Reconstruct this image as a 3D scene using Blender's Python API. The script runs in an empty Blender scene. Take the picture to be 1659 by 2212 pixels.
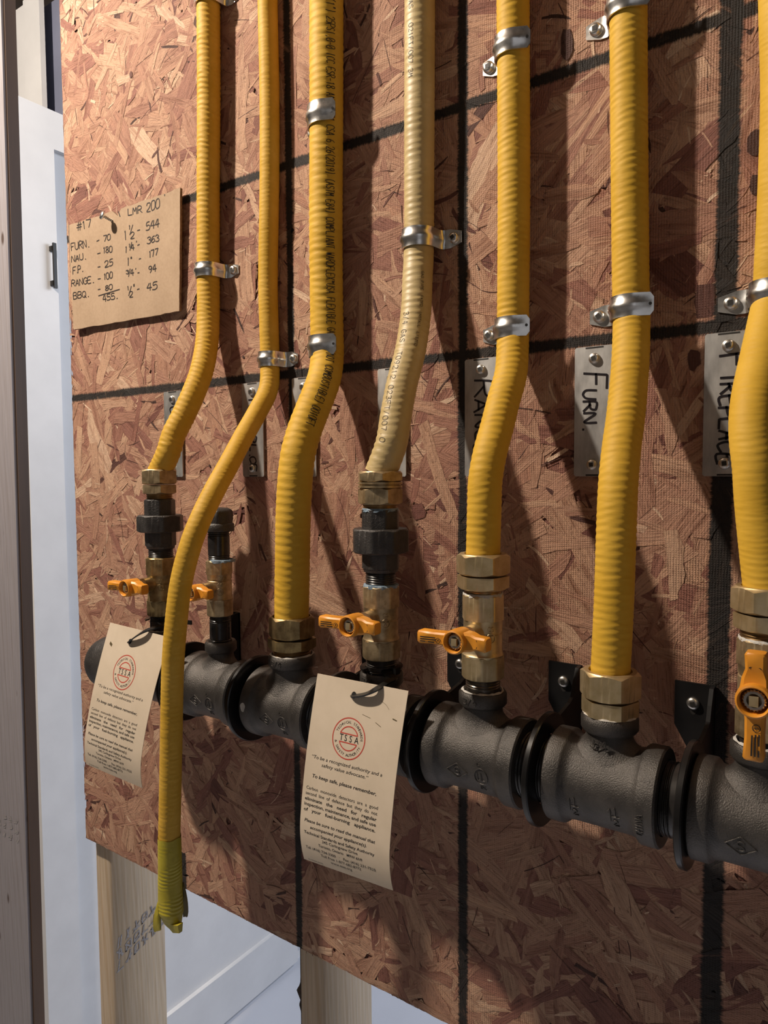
import bpy, bmesh, math, random
import numpy as np
from mathutils import Vector, Matrix

random.seed(7)
PI = math.pi
sc = bpy.context.scene
COL = sc.collection

# ------------------------------------------------------------------ camera
F_PX, CX, CY = 1530.0, 829.5, 1106.0
v1 = np.array([-1380 - CX, 1032 - CY, F_PX]); v2 = np.array([1000 - CX, 27500 - CY, F_PX])
ex = -v1 / np.linalg.norm(v1)
dn = v2 / np.linalg.norm(v2); dn = dn - ex * (dn @ ex); dn /= np.linalg.norm(dn)
ez = -dn; ey = np.cross(ez, ex)
RC = np.stack([ex, ey, ez], 1)              # world -> (right, down, forward)
CAM = np.array([0.0, -0.55, 1.26])
cd = bpy.data.cameras.new('camera'); cam = bpy.data.objects.new('camera', cd); COL.objects.link(cam)
cd.sensor_fit = 'HORIZONTAL'; cd.sensor_width = 36.0; cd.lens = F_PX * 36.0 / 1659.0
cd.clip_start = 0.01; cd.clip_end = 50
r_, u_, b_ = RC[0], -RC[1], -RC[2]
cam.matrix_world = Matrix(((r_[0], u_[0], b_[0], CAM[0]), (r_[1], u_[1], b_[1], CAM[1]), (r_[2], u_[2], b_[2], CAM[2]), (0, 0, 0, 1)))
sc.camera = cam

def P(u, v, y=0.0):
    """point of the place that lies on the plane at distance y from the board (y<0: in front of it)"""
    d = RC.T @ np.array([u - CX, v - CY, F_PX]); t = (y - CAM[1]) / d[1]
    return CAM + d * t

# ------------------------------------------------------------------ light
sc.view_settings.view_transform = 'Standard'; sc.view_settings.look = 'None'
sc.view_settings.gamma = 1.0; sc.view_settings.exposure = 0.0
sc.view_settings.use_curve_mapping = False
W = bpy.data.worlds.new('world'); sc.world = W; W.use_nodes = True
W.node_tree.nodes['Background'].inputs[0].default_value = (0.95, 0.9, 0.88, 1)
W.node_tree.nodes['Background'].inputs[1].default_value = 0.018

def lamp(name, typ, loc, power, color, target=None, **kw):
    l = bpy.data.lights.new(name, typ); l.energy = power; l.color = color
    for k, v in kw.items(): setattr(l, k, v)
    o = bpy.data.objects.new(name, l); o.location = loc; COL.objects.link(o)
    if target is not None:
        o.rotation_euler = (Vector(target) - Vector(loc)).to_track_quat('-Z', 'Y').to_euler()
    return o
# the bare bulb under the ceiling, up and to the left in front of the board
lamp('ceiling_bulb', 'POINT', (-1.17, -0.72, 2.37), 132, (1.0, 0.875, 0.735), shadow_soft_size=0.03)
# daylight in the room behind the board
lamp('daylight_window', 'AREA', (0.5, 2.2, 2.2), 72, (0.83, 0.89, 1.0), (-1.5, 0.7, 0.2), shape='RECTANGLE', size=1.8, size_y=1.4)
# weak cool fill lamp added for highlights on the metal, no known source
lamp('cool_fill', 'AREA', (1.3, -2.3, 1.5), 2.4, (0.95, 0.95, 1.0), (-0.4, 0, 1.2), shape='RECTANGLE', size=1.0, size_y=2.0)

# ------------------------------------------------------------------ materials
def new_mat(name):
    m = bpy.data.materials.new(name); m.use_nodes = True
    nt = m.node_tree; b = nt.nodes['Principled BSDF']
    return m, nt, b
def N(nt, t, **kw):
    n = nt.nodes.new(t)
    for k, v in kw.items():
        if isinstance(k, str) and hasattr(n, k) : setattr(n, k, v)
    return n
def noise(nt, scale, detail=4, rough=0.6, coord='Object', vec=None, stretch=None):
    n = nt.nodes.new('ShaderNodeTexNoise'); n.inputs['Scale'].default_value = scale
    n.inputs['Detail'].default_value = detail; n.inputs['Roughness'].default_value = rough
    if vec is None:
        tc = nt.nodes.new('ShaderNodeTexCoord'); vec = tc.outputs[coord]
    if stretch:
        mp = nt.nodes.new('ShaderNodeMapping'); mp.inputs['Scale'].default_value = stretch
        nt.links.new(vec, mp.inputs[0]); vec = mp.outputs[0]
    nt.links.new(vec, n.inputs['Vector']); return n
def ramp(nt, fac, stops):
    r = nt.nodes.new('ShaderNodeValToRGB')
    els = r.color_ramp.elements
    while len(els) < len(stops): els.new(0.5)
    for e, (p, c) in zip(els, stops):
        e.position = p; e.color = (*c, 1) if len(c) == 3 else c
    nt.links.new(fac, r.inputs[0]); return r
def mixc(nt, a, b, fac, mode='MIX'):
    m = nt.nodes.new('ShaderNodeMix'); m.data_type = 'RGBA'; m.blend_type = mode
    for s, x in ((m.inputs[0], fac), (m.inputs[6], a), (m.inputs[7], b)):
        if hasattr(x, 'type') and hasattr(x, 'links'): nt.links.new(x, s)
        elif isinstance(x, (tuple, list)): s.default_value = (*x, 1) if len(x) == 3 else x
        else: s.default_value = x
    return m.outputs[2]
def mth(nt, op, a, b=None, c=None, clamp=False):
    m = nt.nodes.new('ShaderNodeMath'); m.operation = op; m.use_clamp = clamp
    for s, x in zip(m.inputs, (a, b, c)):
        if x is None: continue
        if hasattr(x, 'links'): nt.links.new(x, s)
        else: s.default_value = x
    return m.outputs[0]
def bump(nt, b, h, strength, dist):
    n = nt.nodes.new('ShaderNodeBump'); n.inputs['Strength'].default_value = strength; n.inputs['Distance'].default_value = dist
    nt.links.new(h, n.inputs['Height']); nt.links.new(n.outputs[0], b.inputs['Normal']); return n

def simple(name, c1, c2=None, rough=0.5, metal=0.0, nscale=60, bscale=None, bstr=0.3, bdist=0.001, r2=None, spec=0.5, stretch=None, lo=0.35, hi=0.65):
    m, nt, b = new_mat(name)
    b.inputs['Roughness'].default_value = rough; b.inputs['Metallic'].default_value = metal
    b.inputs['Specular IOR Level'].default_value = spec
    b.inputs['Base Color'].default_value = (*c1, 1)
    if c2:
        n = noise(nt, nscale, 5, stretch=stretch)
        r = ramp(nt, n.outputs[0], [(lo, c1), (hi, c2)])
        nt.links.new(r.outputs[0], b.inputs['Base Color'])
        if r2 is not None:
            nt.links.new(mth(nt, 'MULTIPLY_ADD', n.outputs[0], r2 - rough, rough), b.inputs['Roughness'])
    if bscale:
        n = noise(nt, bscale, 4); bump(nt, b, n.outputs[0], bstr, bdist)
    return m

M = {}
M['yellow'] = simple('yellow_jacket', (0.60, 0.350, 0.030), (0.67, 0.405, 0.048), rough=0.60, nscale=25, bscale=900, bstr=0.12, bdist=0.0003, spec=0.25)
def wrinkle(m, k):
    nt = m.node_tree; b = nt.nodes['Principled BSDF']; tc = nt.nodes.new('ShaderNodeTexCoord')
    n = noise(nt, 1, 2, 0.5, vec=tc.outputs['Object'], stretch=(48, 48, 190))
    old = b.inputs['Normal'].links[0].from_node
    q = nt.nodes.new('ShaderNodeBump'); q.inputs['Strength'].default_value = k; q.inputs['Distance'].default_value = 0.0016
    nt.links.new(n.outputs[0], q.inputs['Height']); nt.links.new(old.outputs[0], q.inputs['Normal']); nt.links.new(q.outputs[0], b.inputs['Normal'])
wrinkle(M['yellow'], 0.35)
M['pale'] = simple('pale_yellow_jacket', (0.47, 0.345, 0.145), (0.55, 0.42, 0.20), rough=0.48, nscale=30, bscale=700, bstr=0.1, bdist=0.0003)
M['old_yellow'] = simple('grubby_yellow_jacket', (0.55, 0.318, 0.028), (0.62, 0.370, 0.052), rough=0.60, nscale=40, bscale=700, bstr=0.15, bdist=0.0003, spec=0.25)
wrinkle(M['old_yellow'], 0.35); wrinkle(M['pale'], 0.4)
M['tape'] = simple('yellow_cloth_tape', (0.38, 0.31, 0.012), (0.48, 0.40, 0.03), rough=0.5, nscale=70, bscale=1500, bstr=0.3, bdist=0.0004)
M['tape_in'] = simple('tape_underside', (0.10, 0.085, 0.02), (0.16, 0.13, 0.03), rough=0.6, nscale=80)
M['ink'] = simple('black_ink', (0.012, 0.010, 0.010), rough=0.6)
M['faint_ink'] = simple('faint_ink', (0.10, 0.07, 0.03), rough=0.6)
M['marker'] = simple('marker_ink', (0.012, 0.009, 0.012), rough=0.35)
M['pen'] = simple('pen_ink', (0.03, 0.022, 0.02), rough=0.5)
M['red_ink'] = simple('red_ink', (0.50, 0.055, 0.035), rough=0.6)
M['zinc'] = simple('zinc_plate', (0.70, 0.69, 0.66), (0.88, 0.86, 0.83), rough=0.22, metal=1.0, nscale=140, r2=0.36)
M['galv'] = simple('galvanised_sheet', (0.42, 0.41, 0.40), (0.62, 0.61, 0.59), rough=0.40, metal=0.92, nscale=90, r2=0.55, stretch=(1, 1, 0.35))
M['screw'] = simple('screw_steel', (0.58, 0.56, 0.53), (0.70, 0.68, 0.64), rough=0.30, metal=0.95, nscale=200)
M['recess'] = simple('screw_recess', (0.02, 0.018, 0.016), rough=0.5)
M['brass'] = simple('brass', (0.55, 0.42, 0.22), (0.70, 0.56, 0.34), rough=0.34, metal=0.85, nscale=90, r2=0.5, bscale=500, bstr=0.06, bdist=0.0003)
M['brass_dull'] = simple('dull_brass', (0.32, 0.235, 0.13), (0.58, 0.45, 0.27), rough=0.36, metal=0.85, nscale=110, r2=0.55, bscale=600, bstr=0.1, bdist=0.0003)
M['brass_dark'] = simple('tarnished_brass', (0.22, 0.15, 0.07), (0.46, 0.34, 0.16), rough=0.36, metal=0.88, nscale=90, r2=0.5, bscale=500, bstr=0.1, bdist=0.0003)
M['iron'] = simple('cast_black_iron', (0.052, 0.047, 0.043), (0.092, 0.083, 0.075), rough=0.30, metal=0.55, nscale=45, r2=0.46, bscale=1100, bstr=0.7, bdist=0.0007, spec=0.6)
M['iron_union'] = simple('rough_black_iron', (0.030, 0.027, 0.026), (0.055, 0.050, 0.047), rough=0.42, metal=0.25, nscale=60, bscale=650, bstr=0.6, bdist=0.001, spec=0.6)
M['pipe'] = simple('black_steel_pipe', (0.012, 0.011, 0.011), (0.030, 0.027, 0.025), rough=0.22, metal=0.0, nscale=80, r2=0.35, spec=0.6)
M['thread'] = simple('oiled_thread', (0.10, 0.085, 0.07), (0.22, 0.19, 0.16), rough=0.28, metal=0.9, nscale=90)
M['rust_thread'] = simple('brass_thread', (0.20, 0.12, 0.05), (0.34, 0.22, 0.10), rough=0.35, metal=0.9, nscale=90)
M['dope'] = simple('pipe_dope_white', (0.42, 0.40, 0.37), (0.58, 0.56, 0.52), rough=0.6, nscale=200, bscale=800, bstr=0.5, bdist=0.001)
M['blue_dope'] = simple('pipe_dope_blue', (0.10, 0.16, 0.22), (0.26, 0.34, 0.42), rough=0.45, nscale=200, bscale=800, bstr=0.5, bdist=0.001)
M['black_paint'] = simple('black_painted_steel', (0.006, 0.006, 0.0065), (0.012, 0.011, 0.011), rough=0.42, nscale=50, spec=0.35)
M['ring_paint'] = simple('black_gloss_steel', (0.006, 0.006, 0.006), (0.012, 0.011, 0.011), rough=0.28, nscale=50, spec=0.45)
M['orange'] = simple('orange_lever_coating', (0.62, 0.235, 0.016), (0.70, 0.29, 0.028), rough=0.42, nscale=50, bscale=400, bstr=0.08, bdist=0.0004)
M['card'] = simple('tag_card', (0.60, 0.50, 0.38), (0.66, 0.555, 0.43), rough=0.75, nscale=30, bscale=600, bstr=0.08, bdist=0.0003, spec=0.25)
M['tie'] = simple('black_nylon', (0.008, 0.008, 0.008), rough=0.3)
M['white'] = simple('white_paint', (0.66, 0.66, 0.67), (0.71, 0.71, 0.72), rough=0.42, nscale=10)
M['wall'] = simple('white_drywall', (0.66, 0.67, 0.70), (0.70, 0.71, 0.74), rough=0.8, nscale=5)
M['joist'] = simple('bare_joists', (0.050, 0.036, 0.026), (0.085, 0.062, 0.045), rough=0.8, nscale=3)
M['concrete'] = simple('bare_concrete', (0.07, 0.066, 0.062), (0.10, 0.095, 0.09), rough=0.9, nscale=4)
M['strip'] = simple('bright_white_strip', (0.82, 0.83, 0.85), rough=0.6)
M['floor'] = simple('pale_floor', (0.62, 0.64, 0.70), (0.66, 0.68, 0.74), rough=0.7, nscale=4)
M['shade_blue'] = simple('shaded_wall_blue', (0.16, 0.175, 0.25), (0.19, 0.205, 0.29), rough=0.8, nscale=6)  # blue grey puts the shade beyond the door into the wall colour
M['brown'] = simple('shaded_side_brown', (0.06, 0.034, 0.022), (0.11, 0.064, 0.040), rough=0.6, nscale=14, stretch=(1, 1, 0.08))  # dark brown stands for the shaded side of the pale board
M['bark'] = simple('bark', (0.02, 0.012, 0.009), (0.06, 0.035, 0.024), rough=0.9, nscale=120, bscale=160, bstr=1, bdist=0.004)
M['stamp'] = simple('grey_stamp_ink', (0.21, 0.205, 0.22), (0.36, 0.33, 0.32), rough=0.8, nscale=400)

def wood_mat(name, c1, c2, c3):
    m, nt, b = new_mat(name); b.inputs['Roughness'].default_value = 0.6
    tc = nt.nodes.new('ShaderNodeTexCoord')
    n1 = noise(nt, 5, 3, vec=tc.outputs['Object'], stretch=(10, 10, 0.55))
    w = nt.nodes.new('ShaderNodeTexWave'); w.wave_type = 'BANDS'; w.bands_direction = 'DIAGONAL'
    w.inputs['Scale'].default_value = 9; w.inputs['Distortion'].default_value = 5; w.inputs['Detail'].default_value = 2
    mp = nt.nodes.new('ShaderNodeMapping'); mp.inputs['Scale'].default_value = (5, 5, 0.25)
    nt.links.new(tc.outputs['Object'], mp.inputs[0]); nt.links.new(mp.outputs[0], w.inputs[0])
    n2 = noise(nt, 60, 4, vec=tc.outputs['Object'], stretch=(6, 6, 0.25))
    f = mth(nt, 'MULTIPLY_ADD', w.outputs[1], 0.45, mth(nt, 'MULTIPLY', n1.outputs[0], 0.55))
    r = ramp(nt, f, [(0.2, c1), (0.5, c2), (0.85, c3)])
    g = ramp(nt, n2.outputs[0], [(0.3, (0.82, 0.82, 0.82)), (0.6, (1, 1, 1))])
    vo = nt.nodes.new('ShaderNodeTexVoronoi'); vo.inputs['Scale'].default_value = 7.0
    mp2 = nt.nodes.new('ShaderNodeMapping'); mp2.inputs['Scale'].default_value = (3.0, 3.0, 1.2)
    nt.links.new(tc.outputs['Object'], mp2.inputs[0]); nt.links.new(mp2.outputs[0], vo.inputs[0])
    k = ramp(nt, vo.outputs[0], [(0.05, (0.28, 0.2, 0.16)), (0.10, (1, 1, 1))])
    c = mixc(nt, r.outputs[0], g.outputs[0], 1.0, 'MULTIPLY')
    c = mixc(nt, c, k.outputs[0], 1.0, 'MULTIPLY')
    nt.links.new(c, b.inputs['Base Color']); bump(nt, b, n2.outputs[0], 0.15, 0.001)
    return m
M['stud'] = wood_mat('spruce_lumber', (0.50, 0.38, 0.25), (0.56, 0.45, 0.33), (0.46, 0.33, 0.20))
M['stud_grey'] = wood_mat('cool_tinted_lumber', (0.26, 0.24, 0.255), (0.285, 0.265, 0.28), (0.235, 0.21, 0.215))  # lumber greyed to carry the cool light falling on it

def cardboard_mat():
    m, nt, b = new_mat('corrugated_cardboard'); b.inputs['Roughness'].default_value = 0.85; b.inputs['Specular IOR Level'].default_value = 0.2
    n = noise(nt, 300, 6, 0.7); n2 = noise(nt, 18, 3)
    f = mth(nt, 'MULTIPLY_ADD', n2.outputs[0], 0.5, mth(nt, 'MULTIPLY', n.outputs[0], 0.5))
    r = ramp(nt, f, [(0.35, (0.35, 0.245, 0.16)), (0.65, (0.45, 0.325, 0.22))])
    nt.links.new(r.outputs[0], b.inputs['Base Color']); bump(nt, b, n.outputs[0], 0.15, 0.0005)
    return m
M['cardboard'] = cardboard_mat()
M['card_edge'] = simple('cardboard_edge', (0.16, 0.10, 0.06), (0.26, 0.17, 0.10), rough=0.9, nscale=300)

GX = (-0.0896, -0.2971, -0.4957)          # painted upright lines
GZ = (1.3600, 1.5690)                     # painted level lines
def osb_mat():
    m, nt, b = new_mat('oriented_strand_board'); b.inputs['Roughness'].default_value = 0.72; b.inputs['Specular IOR Level'].default_value = 0.3
    tc = nt.nodes.new('ShaderNodeTexCoord'); obj = tc.outputs['Object']
    ug = nt.nodes.new('ShaderNodeUVMap'); ug.uv_map = 'grain'
    ut = nt.nodes.new('ShaderNodeUVMap'); ut.uv_map = 'tone'
    st = nt.nodes.new('ShaderNodeSeparateXYZ'); nt.links.new(ut.outputs[0], st.inputs[0])
    base = ramp(nt, st.outputs[0], [(0.0, (0.050, 0.024, 0.018)), (0.14, (0.16, 0.064, 0.050)), (0.32, (0.28, 0.125, 0.092)),
                                    (0.55, (0.39, 0.210, 0.142)), (0.78, (0.49, 0.300, 0.200)), (1.0, (0.64, 0.46, 0.33))])
    g1 = noise(nt, 1, 5, 0.65, vec=ug.outputs[0], stretch=(40, 700, 1))
    g2 = noise(nt, 1, 3, 0.6, vec=ug.outputs[0], stretch=(16, 130, 1))
    k1 = ramp(nt, g1.outputs[0], [(0.29, (0.50, 0.42, 0.37)), (0.46, (0.98, 0.98, 0.98)), (0.75, (1.18, 1.16, 1.12))])
    k2 = ramp(nt, g2.outputs[0], [(0.28, (0.62, 0.52, 0.48)), (0.5, (1, 1, 1)), (0.8, (1.15, 1.12, 1.06))])
    c = mixc(nt, base.outputs[0], k1.outputs[0], 1.0, 'MULTIPLY'); c = mixc(nt, c, k2.outputs[0], 1.0, 'MULTIPLY')
    # dark flecks
    fl = noise(nt, 190, 5, 0.75, vec=obj)
    kf = ramp(nt, fl.outputs[0], [(0.33, (0.45, 0.38, 0.34)), (0.42, (1, 1, 1))])
    c = mixc(nt, c, kf.outputs[0], 0.8, 'MULTIPLY')
    # black spray-marked grid
    sp = nt.nodes.new('ShaderNodeSeparateXYZ'); nt.links.new(obj, sp.inputs[0])
    e1 = noise(nt, 1, 5, 0.75, vec=obj, stretch=(90, 60, 420)); e2 = noise(nt, 1, 5, 0.75, vec=obj, stretch=(420, 60, 90))
    e3 = noise(nt, 14, 2, vec=obj)
    masks = []
    hw = {GX[0]: 0.0084, GX[1]: 0.0058, GX[2]: 0.0055}
    def band(co, at, h, e):
        d = mth(nt, 'ABSOLUTE', mth(nt, 'SUBTRACT', co, at))
        d = mth(nt, 'ADD', d, mth(nt, 'MULTIPLY', mth(nt, 'SUBTRACT', e.outputs[0], 0.5), 0.0075))
        d = mth(nt, 'ADD', d, mth(nt, 'MULTIPLY', mth(nt, 'SUBTRACT', e3.outputs[0], 0.5), 0.004))
        return mth(nt, 'MULTIPLY', mth(nt, 'SUBTRACT', h, d), 480.0, clamp=True)
    for x in GX: masks.append(band(sp.outputs[0], x, hw[x], e1))
    for z in GZ: masks.append(band(sp.outputs[2], z, 0.0058, e2))
    dab = mth(nt, 'MULTIPLY', band(sp.outputs[0], -0.686, 0.008, e1), mth(nt, 'LESS_THAN', sp.outputs[2], 0.795)); masks.append(dab)
    mk = masks[0]
    for q in masks[1:]: mk = mth(nt, 'MAXIMUM', mk, q)
    wear = ramp(nt, g2.outputs[0], [(0.30, (1, 1, 1)), (0.64, (0.97, 0.97, 0.97)), (0.76, (0.72, 0.72, 0.72))])
    mk = mth(nt, 'MULTIPLY', mk, wear.outputs[0])
    c = mixc(nt, c, (0.016, 0.014, 0.013), mk)
    nt.links.new(c, b.inputs['Base Color'])
    # relief: grain and the imprint of the press screen
    def rib(co, pitch, ph):
        return mth(nt, 'SINE', mth(nt, 'MULTIPLY_ADD', co, 2 * PI / pitch, ph))
    wob = mth(nt, 'MULTIPLY', fl.outputs[0], 1.6)
    rx = rib(sp.outputs[0], 0.0019, mth(nt, 'MULTIPLY', e3.outputs[0], 3.0)); rz = rib(sp.outputs[2], 0.0017, wob)
    scr = mth(nt, 'ADD', mth(nt, 'MULTIPLY', mth(nt, 'MAXIMUM', rx, -0.3), 0.5), mth(nt, 'MULTIPLY', mth(nt, 'MULTIPLY', rz, mth(nt, 'GREATER_THAN', rx, 0.0)), 0.30))
    sm = noise(nt, 9, 2, vec=obj)
    sm = ramp(nt, sm.outputs[0], [(0.34, (0.12, 0.12, 0.12)), (0.52, (1, 1, 1))])
    xf = mth(nt, 'MULTIPLY_ADD', sp.outputs[0], 2.0, 1.55, clamp=True)
    scr = mth(nt, 'MULTIPLY', mth(nt, 'MULTIPLY', scr, sm.outputs[0]), xf)
    h = mth(nt, 'MULTIPLY_ADD', g1.outputs[0], 1.8, mth(nt, 'MULTIPLY', scr, 0.62))
    h = mth(nt, 'MULTIPLY_ADD', fl.outputs[0], 1.4, h)
    bump(nt, b, h, 1.0, 0.00060)
    return m
M['osb'] = osb_mat()

# ------------------------------------------------------------------ mesh helpers
class MB:
    def __init__(s): s.v = []; s.f = []; s.mi = []
    def add(s, verts, faces, mi=0):
        o = len(s.v); s.v.extend([tuple(map(float, p)) for p in verts])
        s.f.extend([tuple(i + o for i in f) for f in faces]); s.mi.extend([mi] * len(faces)); return s
    def box(s, lo, hi, mi=0):
        x0, y0, z0 = lo; x1, y1, z1 = hi
        return s.add([(x0,y0,z0),(x1,y0,z0),(x1,y1,z0),(x0,y1,z0),(x0,y0,z1),(x1,y0,z1),(x1,y1,z1),(x0,y1,z1)],
                     [(0,3,2,1),(4,5,6,7),(0,1,5,4),(1,2,6,5),(2,3,7,6),(3,0,4,7)], mi)
    def grid(s, rows, closed_u=False, closed_v=False, mi=0, caps=(False, False)):
        n, m = len(rows), len(rows[0]); V = [p for r in rows for p in r]; Fc = []
        for i in range(n if closed_v else n - 1):
            for j in range(m if closed_u else m - 1):
                a = i * m + j; b = i * m + (j + 1) % m; c = ((i + 1) % n) * m + (j + 1) % m; d = ((i + 1) % n) * m + j
                Fc.append((a, b, c, d))
        if caps[0]: Fc.append(tuple(range(m - 1, -1, -1)))
        if caps[1]: Fc.append(tuple((n - 1) * m + j for j in range(m)))
        return s.add(V, Fc, mi)
    def lathe(s, prof, frame, seg=48, rfun=None, mi=0, caps=(True, True)):
        """prof: (radius, t) pairs along the axis; frame = (origin, axis, u, v)"""
        o, ax, uu, vv = [np.array(q, float) for q in frame]; rows = []
        for (r, t) in prof:
            row = []
            for k in range(seg):
                a = 2 * PI * k / seg
                rr = r if rfun is None else rfun(r, t, a)
                tt = t
                if isinstance(rr, tuple): rr, tt = rr
                row.append(o + ax * tt + (uu * math.cos(a) + vv * math.sin(a)) * rr)
            rows.append(row)
        return s.grid(rows, closed_u=True, caps=caps, mi=mi)
    def poly(s, pts2, f2, thick, f3, mi=0):
        """prism of a 2-D outline: f2 maps (a,b,depth) to 3-D; thick=(d0,d1)"""
        n = len(pts2); A = [f2(a, b, thick[0]) for a, b in pts2]; B = [f2(a, b, thick[1]) for a, b in pts2]
        Fc = [tuple(range(n)), tuple(range(2 * n - 1, n - 1, -1))] + [(i, i + n, (i + 1) % n + n, (i + 1) % n) for i in range(n)]
        return s.add(A + B, Fc, mi)

def obj(name, mb, mats, parent=None, origin=None, smooth=35, uv=None):
    """links the collected geometry as ONE mesh object; parts are stored relative to their parent"""
    base = np.zeros(3)
    if parent is not None: base = np.array(parent['_w'])
    o0 = np.array(origin if origin is not None else base, float)
    me = bpy.data.meshes.new(name)
    V = np.array(mb.v, float) - o0
    me.from_pydata([tuple(p) for p in V], [], mb.f)
    bm = bmesh.new(); bm.from_mesh(me); bmesh.ops.recalc_face_normals(bm, faces=bm.faces); bm.to_mesh(me); bm.free()
    for mt in (mats if isinstance(mats, (list, tuple)) else [mats]): me.materials.append(M[mt])
    me.polygons.foreach_set('material_index', mb.mi)
    if smooth:
        me.polygons.foreach_set('use_smooth', [True] * len(me.polygons)); me.set_sharp_from_angle(angle=math.radians(smooth))
    me.update()
    o = bpy.data.objects.new(name, me); COL.objects.link(o)
    o.location = tuple(o0 - base) ; o['_w'] = [float(q) for q in o0]
    if parent is not None: o.parent = parent
    ALL.append(o); return o
ALL = []
def tag(o, label=None, cat=None, group=None, kind=None):
    for k, v in (('label', label), ('category', cat), ('group', group), ('kind', kind)):
        if v: o[k] = v
    return o
def thing(name, label, cat, loc, group=None):
    o = bpy.data.objects.new(name, None); COL.objects.link(o); o.location = tuple(loc); o['_w'] = [float(q) for q in loc]
    o.empty_display_size = 0.02; ALL.append(o)
    return tag(o, label, cat, group)

X, Y, Zv = np.array([1., 0, 0]), np.array([0, 1., 0]), np.array([0, 0, 1.])
def upframe(x, y, z=0.0, rot=0.0):          # axis +z
    c, s = math.cos(rot), math.sin(rot); return ((x, y, z), Zv, (c, s, 0), (-s, c, 0))
def xframe(x, y, z): return ((x, y, z), X, (0, 1, 0), (0, 0, 1))
def outframe(x, y, z): return ((x, y, z), -Y, (1, 0, 0), (0, 0, 1))

def prism_fun(n, af, rc, t0, t1, chtop=True, chbot=True, fillet=0.96):
    """radius function of an n-sided nut: af = across-flats radius, rc = chamfer circle"""
    def fn(r, t, a):
        w = 2 * PI / n; b = (a % w) - w / 2
        rh = af / max(math.cos(b), 1e-6); rh = min(rh, af / math.cos(w / 2) * fillet if n == 6 else rh)
        return rh
    return fn
def nut(mb, frame, n, rcor, t0, t1, bore=None, ch=0.9, seg=96, mi=0, top=True, bot=True, depth=0.006):
    """hexagon / octagon nut with turned chamfers; rcor = radius over corners"""
    w = 2 * PI / n; af = rcor * math.cos(w / 2); rmax = rcor * 0.985
    def rh(a): return min(af / math.cos((a % w) - w / 2), rmax)
    rc = af * (1.005)
    prof = []
    o, ax, uu, vv = [np.array(q, float) for q in frame]
    def ring(fr):
        return [o + ax * fr(a)[1] + (uu * math.cos(a) + vv * math.sin(a)) * fr(a)[0] for a in [2 * PI * k / seg for k in range(seg)]]
    rows = []
    if bore: rows.append(ring(lambda a: (bore, t0 + 0.001)))
    rows.append(ring(lambda a: (min(rh(a), rc) * (ch if bot else 1), t0)))
    rows.append(ring(lambda a: (min(rh(a), rc) if bot else rh(a), t0 + (0.0007 if bot else 0))))
    if bot: rows.append(ring(lambda a: (rh(a), t0 + 0.0008 + max(0, rh(a) - rc) * 0.55)))
    if top: rows.append(ring(lambda a: (rh(a), t1 - 0.0008 - max(0, rh(a) - rc) * 0.55)))
    rows.append(ring(lambda a: (min(rh(a), rc) if top else rh(a), t1 - (0.0007 if top else 0))))
    rows.append(ring(lambda a: (min(rh(a), rc) * (0.97 if top else 1), t1)))
    if bore:
        rows.append(ring(lambda a: (bore, t1))); rows.append(ring(lambda a: (bore, t1 - depth)))
    mb.grid(rows, closed_u=True, caps=(True, True), mi=mi); return mb
def thread_prof(r, t0, t1, pitch=0.0018, d=0.0006):
    n = max(2, int((t1 - t0) / pitch)); out = [(r - d, t0)]
    for i in range(n):
        a = t0 + (t1 - t0) * i / n; s = (t1 - t0) / n
        out += [(r - d, a + s * 0.1), (r, a + s * 0.45), (r, a + s * 0.6), (r - d, a + s * 0.95)]
    out.append((r - d, t1)); return out

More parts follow.
